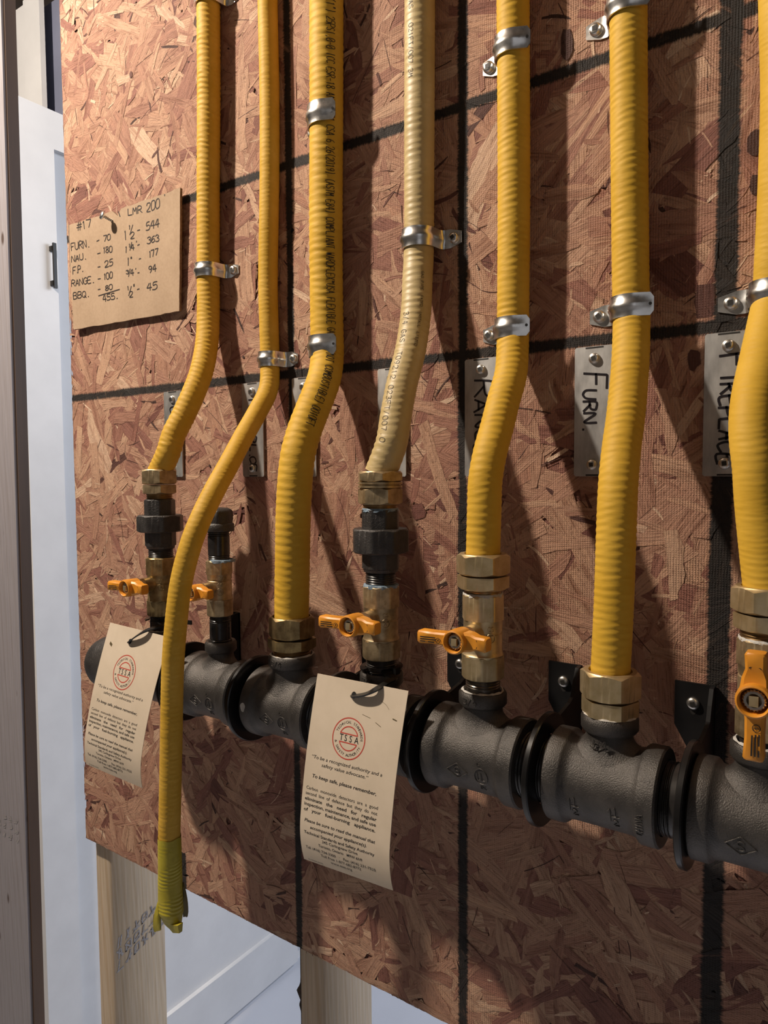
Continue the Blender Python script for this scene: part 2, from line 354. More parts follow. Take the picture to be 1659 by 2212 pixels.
# ------------------------------------------------------------------ stroke lettering
GL = {
'0': [[(1,0),(3,0),(4,1.5),(4,4.5),(3,6),(1,6),(0,4.5),(0,1.5),(1,0)]], '1': [[(1,4.8),(2,6),(2,0)]],
'2': [[(0,4.6),(.6,5.7),(2,6),(3.5,5.4),(3.8,4),(2.6,2.3),(0,0),(4,0)]], '3': [[(0,5.3),(1.8,6),(3.6,5.2),(3.5,3.9),(1.8,3.2),(3.8,2.6),(4,1),(2.6,0),(.8,0),(0,.7)]],
'4': [[(3,0),(3,6)],[(2,6),(0,2.2),(4.2,2.2)]], '5': [[(3.8,6),(.7,6),(.4,3.4),(2.4,3.8),(4,2.7),(3.9,1),(2.4,0),(0,.4)]],
'6': [[(3.4,5.8),(1.4,4.8),(.1,2.4),(.4,.6),(2,0),(3.8,.8),(3.8,2.4),(2.4,3.3),(.4,2.2)]], '7': [[(0,6),(4,6),(1.6,0)]],
'8': [[(2,3.2),(.4,4.2),(.7,5.6),(2,6),(3.4,5.6),(3.6,4.2),(2,3.2),(.2,2),(.2,.7),(2,0),(3.8,.7),(3.8,2),(2,3.2)]],
'9': [[(3.7,4),(2.2,2.8),(.4,3.6),(.3,5.2),(1.8,6),(3.5,5.3),(3.7,4),(3.2,1.6),(1.8,0)]],
'A': [[(0,0),(1.9,6),(4,0)],[(.7,2.1),(3.4,2.1)]], 'B': [[(0,0),(0,6),(2.8,6),(3.6,4.8),(2.8,3.3),(0,3.2)],[(2.6,3.2),(4,1.8),(3,0),(0,0)]],
'C': [[(4,5),(2.8,6),(1,5.6),(0,3.6),(.2,1.4),(1.6,0),(4,.8)]], 'D': [[(0,0),(0,6),(2.2,6),(4,4.4),(4,1.6),(2.2,0),(0,0)]],
'E': [[(4,6),(0,6),(0,0),(4,0)],[(0,3.2),(3,3.2)]], 'F': [[(4,6),(0,6),(0,0)],[(0,3.2),(3,3.2)]],
'G': [[(3.8,5.2),(2.4,6),(.6,5.2),(0,3),(.7,.7),(2.4,0),(4,.9),(4,2.8),(2.4,2.8)]], 'H': [[(0,0),(0,6)],[(4,0),(4,6)],[(0,3),(4,3)]],
'I': [[(2,0),(2,6)]], 'J': [[(3.5,6),(3.5,1.2),(2,0),(.4,1)]], 'K': [[(0,0),(0,6)],[(4,6),(0,2.6)],[(1.2,3.5),(4,0)]], 'L': [[(0,6),(0,0),(3.8,0)]],
'M': [[(0,0),(.4,6),(2,2.4),(3.6,6),(4,0)]], 'N': [[(0,0),(.2,6),(3.8,0),(4,6)]], 'O': [[(2,0),(.5,.8),(0,3),(.6,5.2),(2,6),(3.5,5.2),(4,3),(3.5,.8),(2,0)]],
'P': [[(0,0),(0,6),(2.8,6),(4,4.9),(3.6,3.3),(0,2.8)]], 'Q': [[(2,0),(.5,.8),(0,3),(.6,5.2),(2,6),(3.5,5.2),(4,3),(3.5,.8),(2,0)],[(2.4,1.8),(4.3,-.6)]],
'R': [[(0,0),(.2,6),(2.8,6),(3.9,5),(3.2,3.4),(.2,2.9)],[(1.4,3),(4.1,0)]], 'S': [[(3.8,5.2),(2.2,6),(.4,5.2),(.6,3.7),(3.2,2.6),(3.9,1.2),(2.2,0),(0,.8)]],
'T': [[(0,6),(4,6)],[(2,6),(2,0)]], 'U': [[(0,6),(0,1.4),(1.4,0),(3,.3),(4,1.6),(4,6)]], 'V': [[(0,6),(2,0),(4,6)]], 'W': [[(0,6),(.9,0),(2,4),(3.1,0),(4,6)]],
'X': [[(0,0),(4,6)],[(0,6),(4,0)]], 'Y': [[(0,6),(2,3),(4,6)],[(2,3),(2,0)]], 'Z': [[(0,6),(4,6),(0,0),(4,0)]],
'.': [[(1.6,0),(2.1,.1)]], ',': [[(2,.4),(1.5,-.9)]], '-': [[(.6,2.6),(3.2,2.8)]], '/': [[(0,-.4),(3.4,6.4)]], "'": [[(2,6.4),(1.7,4.9)]], '"': [[(1.4,6.4),(1.3,5)],[(2.6,6.4),(2.5,5)]],
'#': [[(1,0),(1.5,6)],[(2.6,0),(3.1,6)],[(0,2),(4,2.2)],[(.2,4),(4.2,4.2)]], '(': [[(3,6.5),(1.8,4.5),(1.8,1.5),(3,-.5)]], ')': [[(1,6.5),(2.2,4.5),(2.2,1.5),(1,-.5)]],
'@': [[(1,0),(3,0),(4,1.5),(4,4.5),(3,6),(1,6),(0,4.5),(0,1.5),(1,0)],[(1.4,2),(2.6,4)]], '&': [[(4,0),(.8,4.6),(1.6,6),(2.8,5),(.3,1.8),(1.2,0),(4,2.2)]],
'^': [[(0,5.9),(1.6,5.9)],[(.8,5.9),(.8,4.2)],[(2.2,4.2),(2.2,5.9),(2.9,5),(3.6,5.9),(3.6,4.2)]], ' ': [],
}
NARROW = {'.': 0.55, ',': 0.55, "'": 0.5, '1': 0.75, '-': 0.85}
def layout(text, h, adv, wid, jit=0.0, rng=None):
    """list of polylines in text coordinates (a along the line, b up)"""
    out = []; a = 0.0; s = h / 6.0
    for ch in text:
        k = NARROW.get(ch, 1.0) if jit else 1.0
        off = (rng.uniform(-1, 1) * jit * h * 0.5) if rng else 0.0
        sl = (rng.uniform(-.08, .12)) if (rng and jit) else 0.0
        for st in GL.get(ch.upper(), []):
            pl = []
            for (x, y) in st:
                jx = rng.uniform(-1, 1) * jit * h * 0.5 if (rng and jit) else 0
                jy = rng.uniform(-1, 1) * jit * h * 0.5 if (rng and jit) else 0
                pl.append((a + x / 4 * wid * (k if ch == '1' else 1) + y * s * sl + jx, y * s + off + jy))
            out.append(pl)
        a += adv * k
    return out, a
def strokes(mb, lines, width, mapf, off=0.0, raise_=0.0, step=None, mi=0, smoothp=True):
    step = step or width
    for pl in lines:
        p = np.array(pl, float)
        if smoothp and len(p) > 3:
            q = []
            for i in range(len(p) - 1):
                p0 = p[max(i - 1, 0)]; p1 = p[i]; p2 = p[i + 1]; p3 = p[min(i + 2, len(p) - 1)]
                for t in np.linspace(0, 1, 5)[:-1]:
                    q.append(0.5 * ((2 * p1) + (-p0 + p2) * t + (2 * p0 - 5 * p1 + 4 * p2 - p3) * t * t + (-p0 + 3 * p1 - 3 * p2 + p3) * t ** 3))
            q.append(p[-1]); p = np.array(q)
        d = np.r_[0, np.cumsum(np.linalg.norm(np.diff(p, axis=0), axis=1))]
        if d[-1] < 1e-7: continue
        n = max(2, int(d[-1] / step) + 1); s = np.linspace(0, d[-1], n)
        q = np.c_[np.interp(s, d, p[:, 0]), np.interp(s, d, p[:, 1])]
        t = np.gradient(q, axis=0); t /= np.linalg.norm(t, axis=1)[:, None] + 1e-12
        q[0] -= t[0] * width * .4; q[-1] += t[-1] * width * .4
        nn = np.c_[-t[:, 1], t[:, 0]] * width / 2
        if raise_ == 0:
            rows = [[mapf(*(q[i] + nn[i]), off), mapf(*(q[i] - nn[i]), off)] for i in range(n)]
        else:
            rows = [[mapf(*(q[i] + nn[i]), off), mapf(*(q[i] + nn[i] * .5), off + raise_), mapf(*(q[i] - nn[i] * .5), off + raise_), mapf(*(q[i] - nn[i]), off)] for i in range(n)]
        mb.grid(rows, mi=mi)
    return mb

# type set with the built-in sans font, returned as flat 2-D geometry
def type2d(body, shear=0.0, weight=0.0):
    cu = bpy.data.curves.new('type', 'FONT'); cu.body = body; cu.size = 1.0; cu.shear = shear; cu.offset = weight; cu.fill_mode = 'FRONT'
    cu.resolution_u = 3
    o = bpy.data.objects.new('type', cu); COL.objects.link(o); bpy.context.view_layer.update()
    me = bpy.data.meshes.new_from_object(o.evaluated_get(bpy.context.evaluated_depsgraph_get()))
    V = [(v.co.x, v.co.y) for v in me.vertices]; Fc = [tuple(p.vertices) for p in me.polygons]
    bpy.data.objects.remove(o); bpy.data.curves.remove(cu); bpy.data.meshes.remove(me)
    return V, Fc

# ------------------------------------------------------------------ the setting
FL = -0.30                                # floor level
def struct(name, mb, mat, **kw):
    lo = np.array(mb.v).min(0); o = obj(name, mb, mat, origin=lo, **kw); o['kind'] = 'structure'; return o
mb = MB(); mb.box((-5.3, -3.0, FL - 0.05), (2.2, 4.3, FL)); struct('floor', mb, 'floor', smooth=0)
mb = MB(); mb.box((-5.2, 4.2, FL), (2.2, 4.3, 2.6)); struct('wall_back', mb, 'wall', smooth=0)
mb = MB(); mb.box((-2.95, 0.9, FL), (-2.85, 4.2, 2.62)); struct('wall_left', mb, 'shade_blue', smooth=0)
mb = MB(); mb.box((-5.3, -3.0, 2.62), (2.2, 4.3, 2.70)); struct('ceiling', mb, 'joist', smooth=0)
mb = MB(); mb.box((-5.3, -3.1, FL), (2.2, -3.0, 2.62)); struct('wall_front', mb, 'concrete', smooth=0)
mb = MB(); mb.box((2.2, -3.1, FL), (2.3, 4.3, 2.62)); struct('wall_right', mb, 'concrete', smooth=0)
# pale strip across the floor behind the board
a0, a1 = None, None
def onfloor(u, v, z=FL + 0.004):
    d = RC.T @ np.array([u - CX, v - CY, F_PX]); t = (z - CAM[2]) / d[2]; return CAM + d * t
q0, q1, q2, q3 = onfloor(330, 2222), onfloor(720, 2013), onfloor(720, 2025), onfloor(352, 2225)
mb = MB(); mb.add([q0, q1, q2, q3] + [p - np.array([0, 0, 0.0038]) for p in (q0, q1, q2, q3)], [(0,1,2,3),(7,6,5,4),(0,4,5,1),(1,5,6,2),(2,6,7,3),(3,7,4,0)])
struct('trim_1', mb, 'strip', smooth=0)

# ------------------------------------------------------------------ the board
def build_board():
    rng = random.Random(11)
    x0, x1, zt = -0.890, 0.42, 2.25
    zb = lambda x: 0.7535 - (x + 0.89) * 0.0105
    mb = MB()
    # slab with a ragged sawn lower and left edge
    n = 260; bot = []
    for i in range(n + 1):
        x = x0 + (x1 - x0) * i / n; bot.append((x, zb(x) + rng.uniform(-.0016, .0006) - (0.002 if rng.random() < .06 else 0)))
    nl = 260; left = []
    for i in range(1, nl):
        z = zb(x0) + (zt - zb(x0)) * i / nl; left.append((x0 + rng.uniform(-.0009, .0012), z))
    out = bot + [(x1, zt), (x0, zt)] + left[::-1]
    mb.poly(out, lambda a, b, d: (a, d, b), (0.0012, 0.0115), None)
    nslab = len(mb.f)
    uvg = []; uvt = []
    for f in mb.f:
        for i in f:
            p = mb.v[i]; uvg.append((p[0], p[2])); uvt.append((0.25, 0.5))
    # flakes pressed into the face
    nf = 15000
    for k in range(nf):
        r = rng.random()
        if r < 0.34:   L = rng.uniform(.045, .125); Wd = rng.uniform(.010, .034)
        elif r < 0.58:  L = rng.uniform(.02, .07); Wd = rng.uniform(.004, .014)
        else:          L = rng.uniform(.006, .034); Wd = rng.uniform(.0008, .0034)
        rank = k / nf
        if rank > .90 : L *= .5; Wd *= .38
        elif rank > .6 and r < .34: L *= .85; Wd *= .8
        if rng.random() < .07: L = rng.uniform(.012, .055); Wd = rng.uniform(.0004, .0009); r = 2.0
        cxx = rng.uniform(x0 - .01, 0.13); czz = rng.uniform(0.73, 2.13)
        # press orientation: mostly across and along, plenty at random
        a = rng.choice([rng.gauss(0.6, .5), rng.gauss(2.3, .5), rng.uniform(0, PI)])
        ca, sa = math.cos(a), math.sin(a); bend = rng.uniform(-.08, .08)
        m = max(4, int(L / .006)); top = []; low = []
        skew = rng.uniform(-.6, .6) * Wd; tap0 = rng.choice([1, 1, .6, .25]); tap1 = rng.choice([1, 1, .6, .2])
        wob = rng.uniform(.3, 1) * min(Wd * .12, .0012)
        for i in range(m + 1):
            s = i / m; t = (s - .5) * L
            e = 1 - (1 - tap0) * max(0, 1 - s * 4) - (1 - tap1) * max(0, 1 - (1 - s) * 4)
            b = bend * L * (4 * (s - .5) ** 2)
            top.append((t + skew * .5, b + Wd / 2 * e + rng.uniform(-wob, wob))); low.append((t - skew * .5, b - Wd / 2 * e + rng.uniform(-wob, wob)))
        tone = min(1, max(0, rng.gauss(.62, .125)))
        q = rng.random()
        if q < .11: tone = rng.uniform(.22, .40)
        elif q < .125: tone = rng.uniform(.04, .18)
        if r == 2.0: tone = rng.uniform(0, .10)
        elif Wd < .004:
            if rng.random() < .35: tone = rng.uniform(.75, 1.0)
            elif rng.random() < .22: tone = rng.uniform(0, .10)
        yb = 0.0003 - rank * 0.00085; ty = rng.uniform(-.00022, .00022); tx = rng.uniform(-.00022, .00022)
        ofs = (rng.uniform(0, 40), rng.uniform(0, 40)); o = len(mb.v); cnt = m + 1
        for (t, b) in top + low:
            x = cxx + t * ca - b * sa; z = czz + t * sa + b * ca
            x = max(x, x0 + .0006 * math.sin(z * 900)); z = max(z, zb(x) - .0004 + .0008 * math.sin(x * 1400))
            mb.v.append((x, yb + ty * (t / L) + tx * (b / Wd), z))
        for i in range(m):
            f = (o + i, o + i + 1, o + cnt + i + 1, o + cnt + i); mb.f.append(f); mb.mi.append(0)
            for (t, b) in (top[i], top[i + 1], low[i + 1], low[i]): uvg.append((t + ofs[0], b + ofs[1])); uvt.append((tone, rng.random()))
    for (u, v, rr, tn, ec) in ((454,1006,.0016,.0,1),(527,772,.0016,.0,1),(284,162,.0030,.10,1.3),(905,1105,.0075,.16,1.2),(1086,888,.0050,.10,1.8),(1632,310,.0060,.02,1.5),(1636,398,.0055,.02,1.2),(1225,95,.0060,.03,2.2),(1500,775,.0050,.06,1.6),(1240,1590,.0050,.10,1.4),(455,1145,.0035,.12,1.3),(640,1520,.004,.08,1.4)):
        p = P(u, v, 0); o = len(mb.v); nn = 12
        for k in range(nn):
            q = 2 * PI * k / nn; w = rr * rng.uniform(.75, 1.15); mb.v.append((p[0] + w * math.cos(q), -.0010, p[2] + w * ec * math.sin(q)))
        mb.f.append(tuple(range(o, o + nn))); mb.mi.append(0)
        for k in range(nn): uvg.append((k * .002, 0)); uvt.append((tn, .5))
    # fibres torn out along the sawn lower edge
    for k in range(220):
        x = rng.uniform(x0, x1); z = zb(x); l = rng.uniform(.001, .0045); w = rng.uniform(.0006, .002); d = rng.uniform(-.002, .002); y = rng.uniform(.0, .008)
        o = len(mb.v); mb.v += [(x - w, y, z + .001), (x + w, y, z + .001), (x + d, y - .0005, z - l)]; mb.f.append((o, o + 1, o + 2)); mb.mi.append(0)
        for _ in range(3): uvg.append((x, z)); uvt.append((.05, .5))
    me = bpy.data.meshes.new('osb_panel'); o0 = np.array((0, 0, 0.))
    me.from_pydata(mb.v, [], mb.f); me.materials.append(M['osb'])
    l1 = me.uv_layers.new(name='grain'); l2 = me.uv_layers.new(name='tone')
    l1.data.foreach_set('uv', np.array(uvg, np.float32).ravel()); l2.data.foreach_set('uv', np.array(uvt, np.float32).ravel())
    me.update()
    o = bpy.data.objects.new('osb_panel', me); COL.objects.link(o); o['_w'] = [0., 0., 0.]; ALL.append(o)
    tag(o, 'oriented strand board panel marked with a black painted grid, carrying the gas manifold', 'board')
build_board()

# studs behind the board
def stud(x, w, label, mat, zt=2.25, cut=None):
    t = thing('wall_stud', label, 'stud', (x, 0.0125, FL), 'framing studs behind the board')
    mb = MB(); y0, y1 = 0.0125, 0.1015; e = .003
    prof = [(x + e, y0), (x + w - e, y0), (x + w, y0 + e), (x + w, y1 - e), (x + w - e, y1), (x + e, y1), (x, y1 - e), (x, y0 + e)]
    mb.poly(prof, lambda a, b, d: (a, b, d), (FL, zt), None); obj('lumber', mb, mat, t, smooth=50)
    return t
s1 = stud(-0.890, 0.036, 'pale stud with a grey grade stamp under the left corner of the board', 'stud')
rng = random.Random(4)
lay = [0.0]
def stamp(parent, x, y0, z0, wy, hz, rows, cols, slant):
    mb = MB()
    for i in range(rows):
        for j in range(cols):
            cw, ch = wy / cols, hz / rows; a = y0 + j * cw; b = z0 + i * ch
            pts = []
            for q in range(rng.choice([2, 3])):
                ang = rng.choice([0, 1, 2]); 
                if ang == 0: pts.append([(a + .15 * cw, b + rng.random() * .8 * ch), (a + .85 * cw, b + rng.random() * .8 * ch)])
                elif ang == 1: pts.append([(a + rng.uniform(.2, .8) * cw, b + .1 * ch), (a + rng.uniform(.2, .8) * cw, b + .85 * ch)])
                else: pts.append([(a + .2 * cw, b + .1 * ch), (a + .8 * cw, b + .2 * ch), (a + .8 * cw, b + .8 * ch), (a + .25 * cw, b + .8 * ch), (a + .2 * cw, b + .1 * ch)])
            for pl in pts:
                lay[0] = (lay[0] + .00004) % .0006
                strokes(mb, [pl], min(cw, ch) * .15, lambda yy, zz, o, x=x, k=lay[0]: (x + .0004 + k, yy, zz + (yy - y0) * slant), smoothp=False)
    obj('grade_stamp', mb, 'stamp', parent)
stamp(s1, -0.854, 0.016, 0.560, 0.083, 0.050, 3, 6, 0.32)
s2 = stud(-0.5085, 0.036, 'pale stud with bark along its edge under the middle of the board', 'stud')
mb = MB(); rows = []
for i in range(34):
    z = .745 - i * .007; z = max(z, 0.4)
    k = 0 if i < 7 else 1; r = .004 + .005 * abs(math.sin(i * .9)) * k + .003 * math.sin(i * 2.3) * k
    if 12 <= i < 16: r = .0015
    rows.append([(-0.5085 - .0035 * math.cos(a) * r / .004 * (.4 if k == 0 else 1) + .002, 0.0145 + math.sin(a) * .006 + .004, z) for a in np.linspace(-1.9, 1.9, 9)])
mb.grid(rows); obj('bark', mb, 'bark', s2)

# pale jamb board, dark strip added as its shaded side, white door
t = thing('jamb_board', 'stamped pale lumber board at the far left beside the white door', 'board', (-1.12, 0.0125, FL))
mb = MB(); xa, xb = P(20, 1000, .0125)[0], P(47, 1500, .03)[0]
top_r, bot_r = P(12, 100, .0125), P(60, 2150, .0125)
mb.poly([(-1.30, FL), (bot_r[0] - .003, FL), (top_r[0], 2.6), (-1.30, 2.6)], lambda a, b, d: (a, d, b), (0.0125, 0.0165), None)
obj('lumber', mb, 'stud_grey', t, smooth=0)
mb = MB(); rgs = random.Random(12)
for r_i in range(3):
    for q in range(4):
        a = bot_r[0] - .078 + q * .019 + rgs.uniform(-.002, .002); b = 0.675 + r_i * .014; w_, h_ = .014, .010
        for _ in range(3):
            x0_, z0_ = a + rgs.uniform(0, w_ * .6), b + rgs.uniform(0, h_ * .5); k_ = rgs.random()
            pl = [(x0_, z0_), (x0_ + rgs.uniform(.003, .008), z0_ + rgs.uniform(-.001, .002)), (x0_ + rgs.uniform(.002, .008), z0_ + rgs.uniform(.003, .006))]
            lay[0] = (lay[0] + .00004) % .0004
            strokes(mb, [pl], .0015, lambda xx, zz, o, k=lay[0]: (xx, .0122 - k, zz + (xx - a) * .12), smoothp=False)
obj('grade_stamp', mb, 'stamp', t)
mb = MB(); mb.poly([(-1.31, FL), (bot_r[0] + .001, FL), (top_r[0] + .001, 2.6), (-1.31, 2.6)], lambda a, b, d: (a, d, b), (0.0168, 0.0335), None)
j2 = obj('board_shade_strip', mb, 'brown', origin=(-1.2, .025, FL), smooth=0)
tag(j2, 'dark brown strip added as the shaded side of the pale board beside the white door', 'jamb')

dx = -1.4600
t = thing('shaker_door', 'white panelled door standing open edge-on behind the board', 'door', (dx, 0.25, FL))
mb = MB(); dz = 2.03
# slab as frame + recessed panel: stiles and rails run along y
yst = 0.078
mb.box((dx - .027, .25, FL + .015), (dx, .25 + yst, dz)); mb.box((dx - .027, .25 + yst, dz - .080), (dx, .98, dz)); mb.box((dx - .027, .98, FL + .015), (dx, 1.06, dz)); mb.box((dx - .027, .25 + yst, FL + .015), (dx, .98, FL + .16))
obj('frame', mb, 'white', t, smooth=0)
mb = MB(); mb.box((dx - .022, .25 + yst, FL + .16), (dx - .013, .98, dz - .080)); obj('panel', mb, 'white', t, smooth=0)
def onx(u, v, x):
    d = RC.T @ np.array([u - CX, v - CY, F_PX]); return CAM + d * ((x - CAM[0]) / d[0])
h0, h1 = onx(120, 622, dx + .014), onx(120, 525, dx + .014); yh = (h0[1] + h1[1]) / 2; hz0, hz1 = h0[2], h1[2]
mb = MB(); mb.box((dx + .009, yh - .0035, hz0), (dx + .014, yh + .0035, hz1)); mb.box((dx - .001, yh - .005, hz0 + .006), (dx + .010, yh + .005, hz0 + .016)); mb.box((dx - .001, yh - .005, hz1 - .016), (dx + .010, yh + .005, hz1 - .006))
obj('handle', mb, 'black_paint', t, smooth=0)['label'] = 'black bar handle'
# painted posts beyond the door
t = thing('door_casing', 'white painted casing posts above and behind the open white door', 'casing', (-2.0, .6, FL))
xA, xm, xB = P(36, 100, .6)[0], P(59, 100, .6)[0], P(103, 100, .6)[0]
mb = MB(); mb.box((xA, .60, FL), (xm - .006, .625, 2.6)); obj('outer_post', mb, 'white', t, smooth=0)
mb = MB(); mb.box((xm + .002, .59, FL), (xB - .02, .605, 2.6)); obj('inner_post', mb, 'white', t, smooth=0)

mb = MB(); mb.box((xB - .16, .64, FL), (-1.62, .66, 2.6)); obj('gap_shade_panel', mb, 'shade_blue', t, smooth=0)['label'] = 'blue grey panel added for the dim gap'  # panel added to darken what is only a dim gap

# ------------------------------------------------------------------ screws
def screw(parent, x, y, z, r=0.0045, h=0.003, rot=0.3, name='screw', mat='screw'):
    """pan-head screw, head towards the room"""
    mb = MB(); fr = outframe(x, y, z)
    mb.lathe([(r * .92, 0), (r, h * .25), (r * .93, h * .6), (r * .75, h * .87), (r * .45, h)], fr, 24)
    o = obj(name, mb, mat, parent, smooth=60)
    mb = MB(); s = r * .36; c, sn = math.cos(rot) * s, math.sin(rot) * s
    q = [(c - sn, c + sn), (-c - sn, c - sn), (-c + sn, -c - sn), (c + sn, -c + sn)]
    mb.poly(q, lambda a, b, d: (x + a, y - d, z + b), (h * .9, h + .00015), None)
    obj('drive_recess', mb, 'recess', o, smooth=0)
    return o

# ------------------------------------------------------------------ manifold
YM, ZM = -0.072, 1.0445
BX = [-0.6192, -0.5300, -0.4353, -0.3353, -0.2412, -0.1449, -0.0520]      # branch positions
RXR = [-0.5765, -0.4785, -0.3790, -0.2835, -0.1885, -0.0905]              # bracket rings, one left of each tee but the first
RB, RBAND, RNIP, HALF = 0.0285, 0.0325, 0.0240, 0.0375
NR = [0.0160, 0.0135, 0.0195, 0.0160, 0.0160, 0.0163, 0.0160]             # branch neck radius
CRAD = [0.0180, 0.0155, 0.0216, 0.0182, 0.0182, 0.0190, 0.0182]           # branch collar radius
ZC0, ZC1 = 1.0825, 1.0935                                                # collar bottom / top
TL = ['cast iron tee with a rounded end cap at the left end of the manifold', 'cast iron tee below the short capped stub',
      'cast iron tee with a pale paint spot below the thick yellow hose', 'cast iron tee partly hidden by the front paper tag',
      'cast iron tee below the orange lever valve of the range line', 'cast iron tee marked with raised size numbers below the furnace hose',
      'cast iron tee cut by the right edge below the fireplace valve']
def cyl_map(x, z, R=RB):
    """raised mark on the front of the tee run: a along x, b upwards around the pipe from the horizontal"""
    def f(a, b, o):
        ph = (z - ZM) / R + b / R; return (x + a, YM - (R + o) * math.cos(ph), ZM + (R + o) * math.sin(ph))
    return f
for i, bx in enumerate(BX):
    t = thing('pipe_tee', TL[i], 'pipe fitting', (bx, YM, ZM - RBAND), 'tees of the manifold')
    mb = MB(); H = HALF; bw = .0125
    hl = HALF if i else HALF
    prof = [(RNIP + .0006, -hl + .011), (RNIP + .0006, -hl), (RBAND - .0012, -hl), (RBAND, -hl + .0012), (RBAND, -hl + bw - .0015), (RBAND - .001, -hl + bw), (RB + .0008, -hl + bw + .002), (RB, -hl + bw + .006),
            (RB, hl - bw - .006), (RB + .0008, hl - bw - .002), (RBAND - .001, hl - bw), (RBAND, hl - bw + .0015), (RBAND, hl - .0012), (RBAND - .0012, hl), (RNIP + .0006, hl), (RNIP + .0006, hl - .011)]
    mb.lathe(prof, xframe(bx, YM, ZM), 72); obj('body', mb, 'iron', t, smooth=40)
    # branch outlet, blended into the run
    mb = MB(); rn = NR[i] - .0012; fl = min(.0095, RB - rn - .0012); rows = []
    for a in np.linspace(0, PI / 2, 9):
        rho = rn + fl * (1 - math.sin(a)); row = []
        for k in range(72):
            ph = 2 * PI * k / 72; yy = rho * math.sin(ph); zb = math.sqrt(max(RB ** 2 - yy ** 2, 1e-8)) - .0006
            z = zb + fl * (1 - math.cos(a)); top = ZC0 - ZM
            z = min(z, top - .0002 + .0002 * a)
            row.append((bx + rho * math.cos(ph), YM + yy, ZM + z))
        rows.append(row)
    rows.append([(bx + rn * math.cos(2 * PI * k / 72), YM + rn * math.sin(2 * PI * k / 72), ZC0 + .001) for k in range(72)])
    mb.grid(rows, closed_u=True)
    rc = CRAD[i]; bore = {0: .0136, 1: .0109, 2: .0178}.get(i, .0138)
    if i == 5: bore = .0155
    prof = [(rn, ZC0 - .0005), (rc - .0015, ZC0), (rc, ZC0 + .002), (rc, ZC1 - .002), (rc - .0013, ZC1), (bore + .0012, ZC1), (bore, ZC1 - .001), (bore, ZC1 - .008)]
    mb.lathe(prof, upframe(bx, YM), 64)
    obj('outlet', mb, 'iron', t, smooth=40)
    if i in (0, 2, 4, 5, 6):
        mb = MB(); nn = 40; rowi = []
        rng = random.Random(i); ring = []
        for k in range(nn):
            a = 2 * PI * k / nn; c, s = math.cos(a), math.sin(a); j = rng.uniform(-.0004, .0006)
            ring.append([(bx + c * (bore + .0001), YM + s * (bore + .0001), ZC1 - .0007), (bx + c * (bore + .0009), YM + s * (bore + .0009), ZC1 + .0009 + j), (bx + c * (bore + .0022 + j), YM + s * (bore + .0022 + j), ZC1 + .0002)])
        mb.grid(ring, closed_v=True); obj('pipe_dope', mb, 'dope', t, smooth=60)['label'] = 'pale pipe dope squeezed round the outlet'
    # raised foundry marks
    mb = MB(); wdt = .0009
    if i in (1, 2, 3, 4, 6):
        f = cyl_map(bx - .007, ZM - .006)
        D = .0085; strokes(mb, [[(-D, 0), (0, D * .72), (D, 0), (0, -D * .72), (-D, 0)]], wdt, f, off=-.0001, raise_=.0006, smoothp=False)
        S, _ = layout('S', .0062, .005, .0042); S = [[(a - .0021, b - .0031) for a, b in pl] for pl in S]; strokes(mb, S, wdt, f, off=-.0001, raise_=.0006)
        obj('diamond_mark', mb, 'iron', t, smooth=50); mb = MB()
        f = cyl_map(bx + .0125, ZM - .006)
        strokes(mb, [[(.0052 * math.cos(a), .0062 * math.sin(a)) for a in np.linspace(0, 2 * PI, 26)]], wdt, f, off=-.0001, raise_=.0006, smoothp=False)
        U, _ = layout('UL', .0055, .0030, .0024); strokes(mb, [[(a - .0027, b - .0028) for a, b in pl] for pl in U], wdt * .8, f, off=-.0001, raise_=.0005)
        s_, _ = layout('SK', .0034, .0024, .0019); strokes(mb, [[(a - .003 + .001, b - .0118) for a, b in pl] for pl in s_], wdt * .7, f, off=-.0001, raise_=.0005)
        strokes(mb, [[(-.001, .0082), (-.003, .0082), (-.003, .0098)]], wdt * .8, f, off=-.0001, raise_=.0005, smoothp=False)
    if i == 5:
        for xo in (-.0165, .0105):
            f = cyl_map(bx + xo, ZM - .011)
            for ch, a0, b0, h in (('1', -.004, -.002, .009), ('1', .0005, .0035, .005), ('2', .0005, -.006, .005)):
                S, _ = layout(ch, h, h, h * .6); strokes(mb, [[(a + a0, b + b0) for a, b in pl] for pl in S], wdt * 1.1, f, off=-.0001, raise_=.0007)
            strokes(mb, [[(.0000, .0016), (.0045, .0016)]], wdt, f, off=-.0001, raise_=.0006)
        f = cyl_map(bx + .0305, ZM - .016, RBAND)
        S, w_ = layout('CHINA', .0042, .0032, .0024); strokes(mb, [[(-b, a) for a, b in pl] for pl in S], .0006, f, off=-.0001, raise_=.0005)
    if mb.v: obj('foundry_mark', mb, 'iron', t, smooth=50); mb = MB()
    if i in (2, 3, 4, 5):
        def g(a, b, o, bx=bx, rc=rc):
            R0 = rc if i != 5 else NR[5] + .0015
            ph = math.radians(-58) + a / R0; zz = (ZC0 + .0035) if i != 5 else (ZC0 - .0085)
            return (bx + (R0 + o) * math.cos(ph), YM + (R0 + o) * math.sin(ph), zz + b)
        S, w_ = layout('3/4', .0042 if i != 5 else .0055, .0042, .0032); strokes(mb, [[(a - .018, b) for a, b in pl] for pl in S], .0007, g, off=-.0001, raise_=.0005)
    if mb.v: obj('size_mark', mb, 'iron', t, smooth=50)
    if i == 2:
        mb = MB(); f = cyl_map(bx - HALF + .006, ZM + .002, RBAND)
        mb.add([f(.003 * math.cos(a) * (1 + .2 * math.sin(3 * a)), .0042 * math.sin(a), .0003) for a in np.linspace(0, 2 * PI, 16)[:-1]], [tuple(range(15))]); obj('paint_spot', mb, 'dope', t, smooth=0)['label'] = 'pale dab of paint'
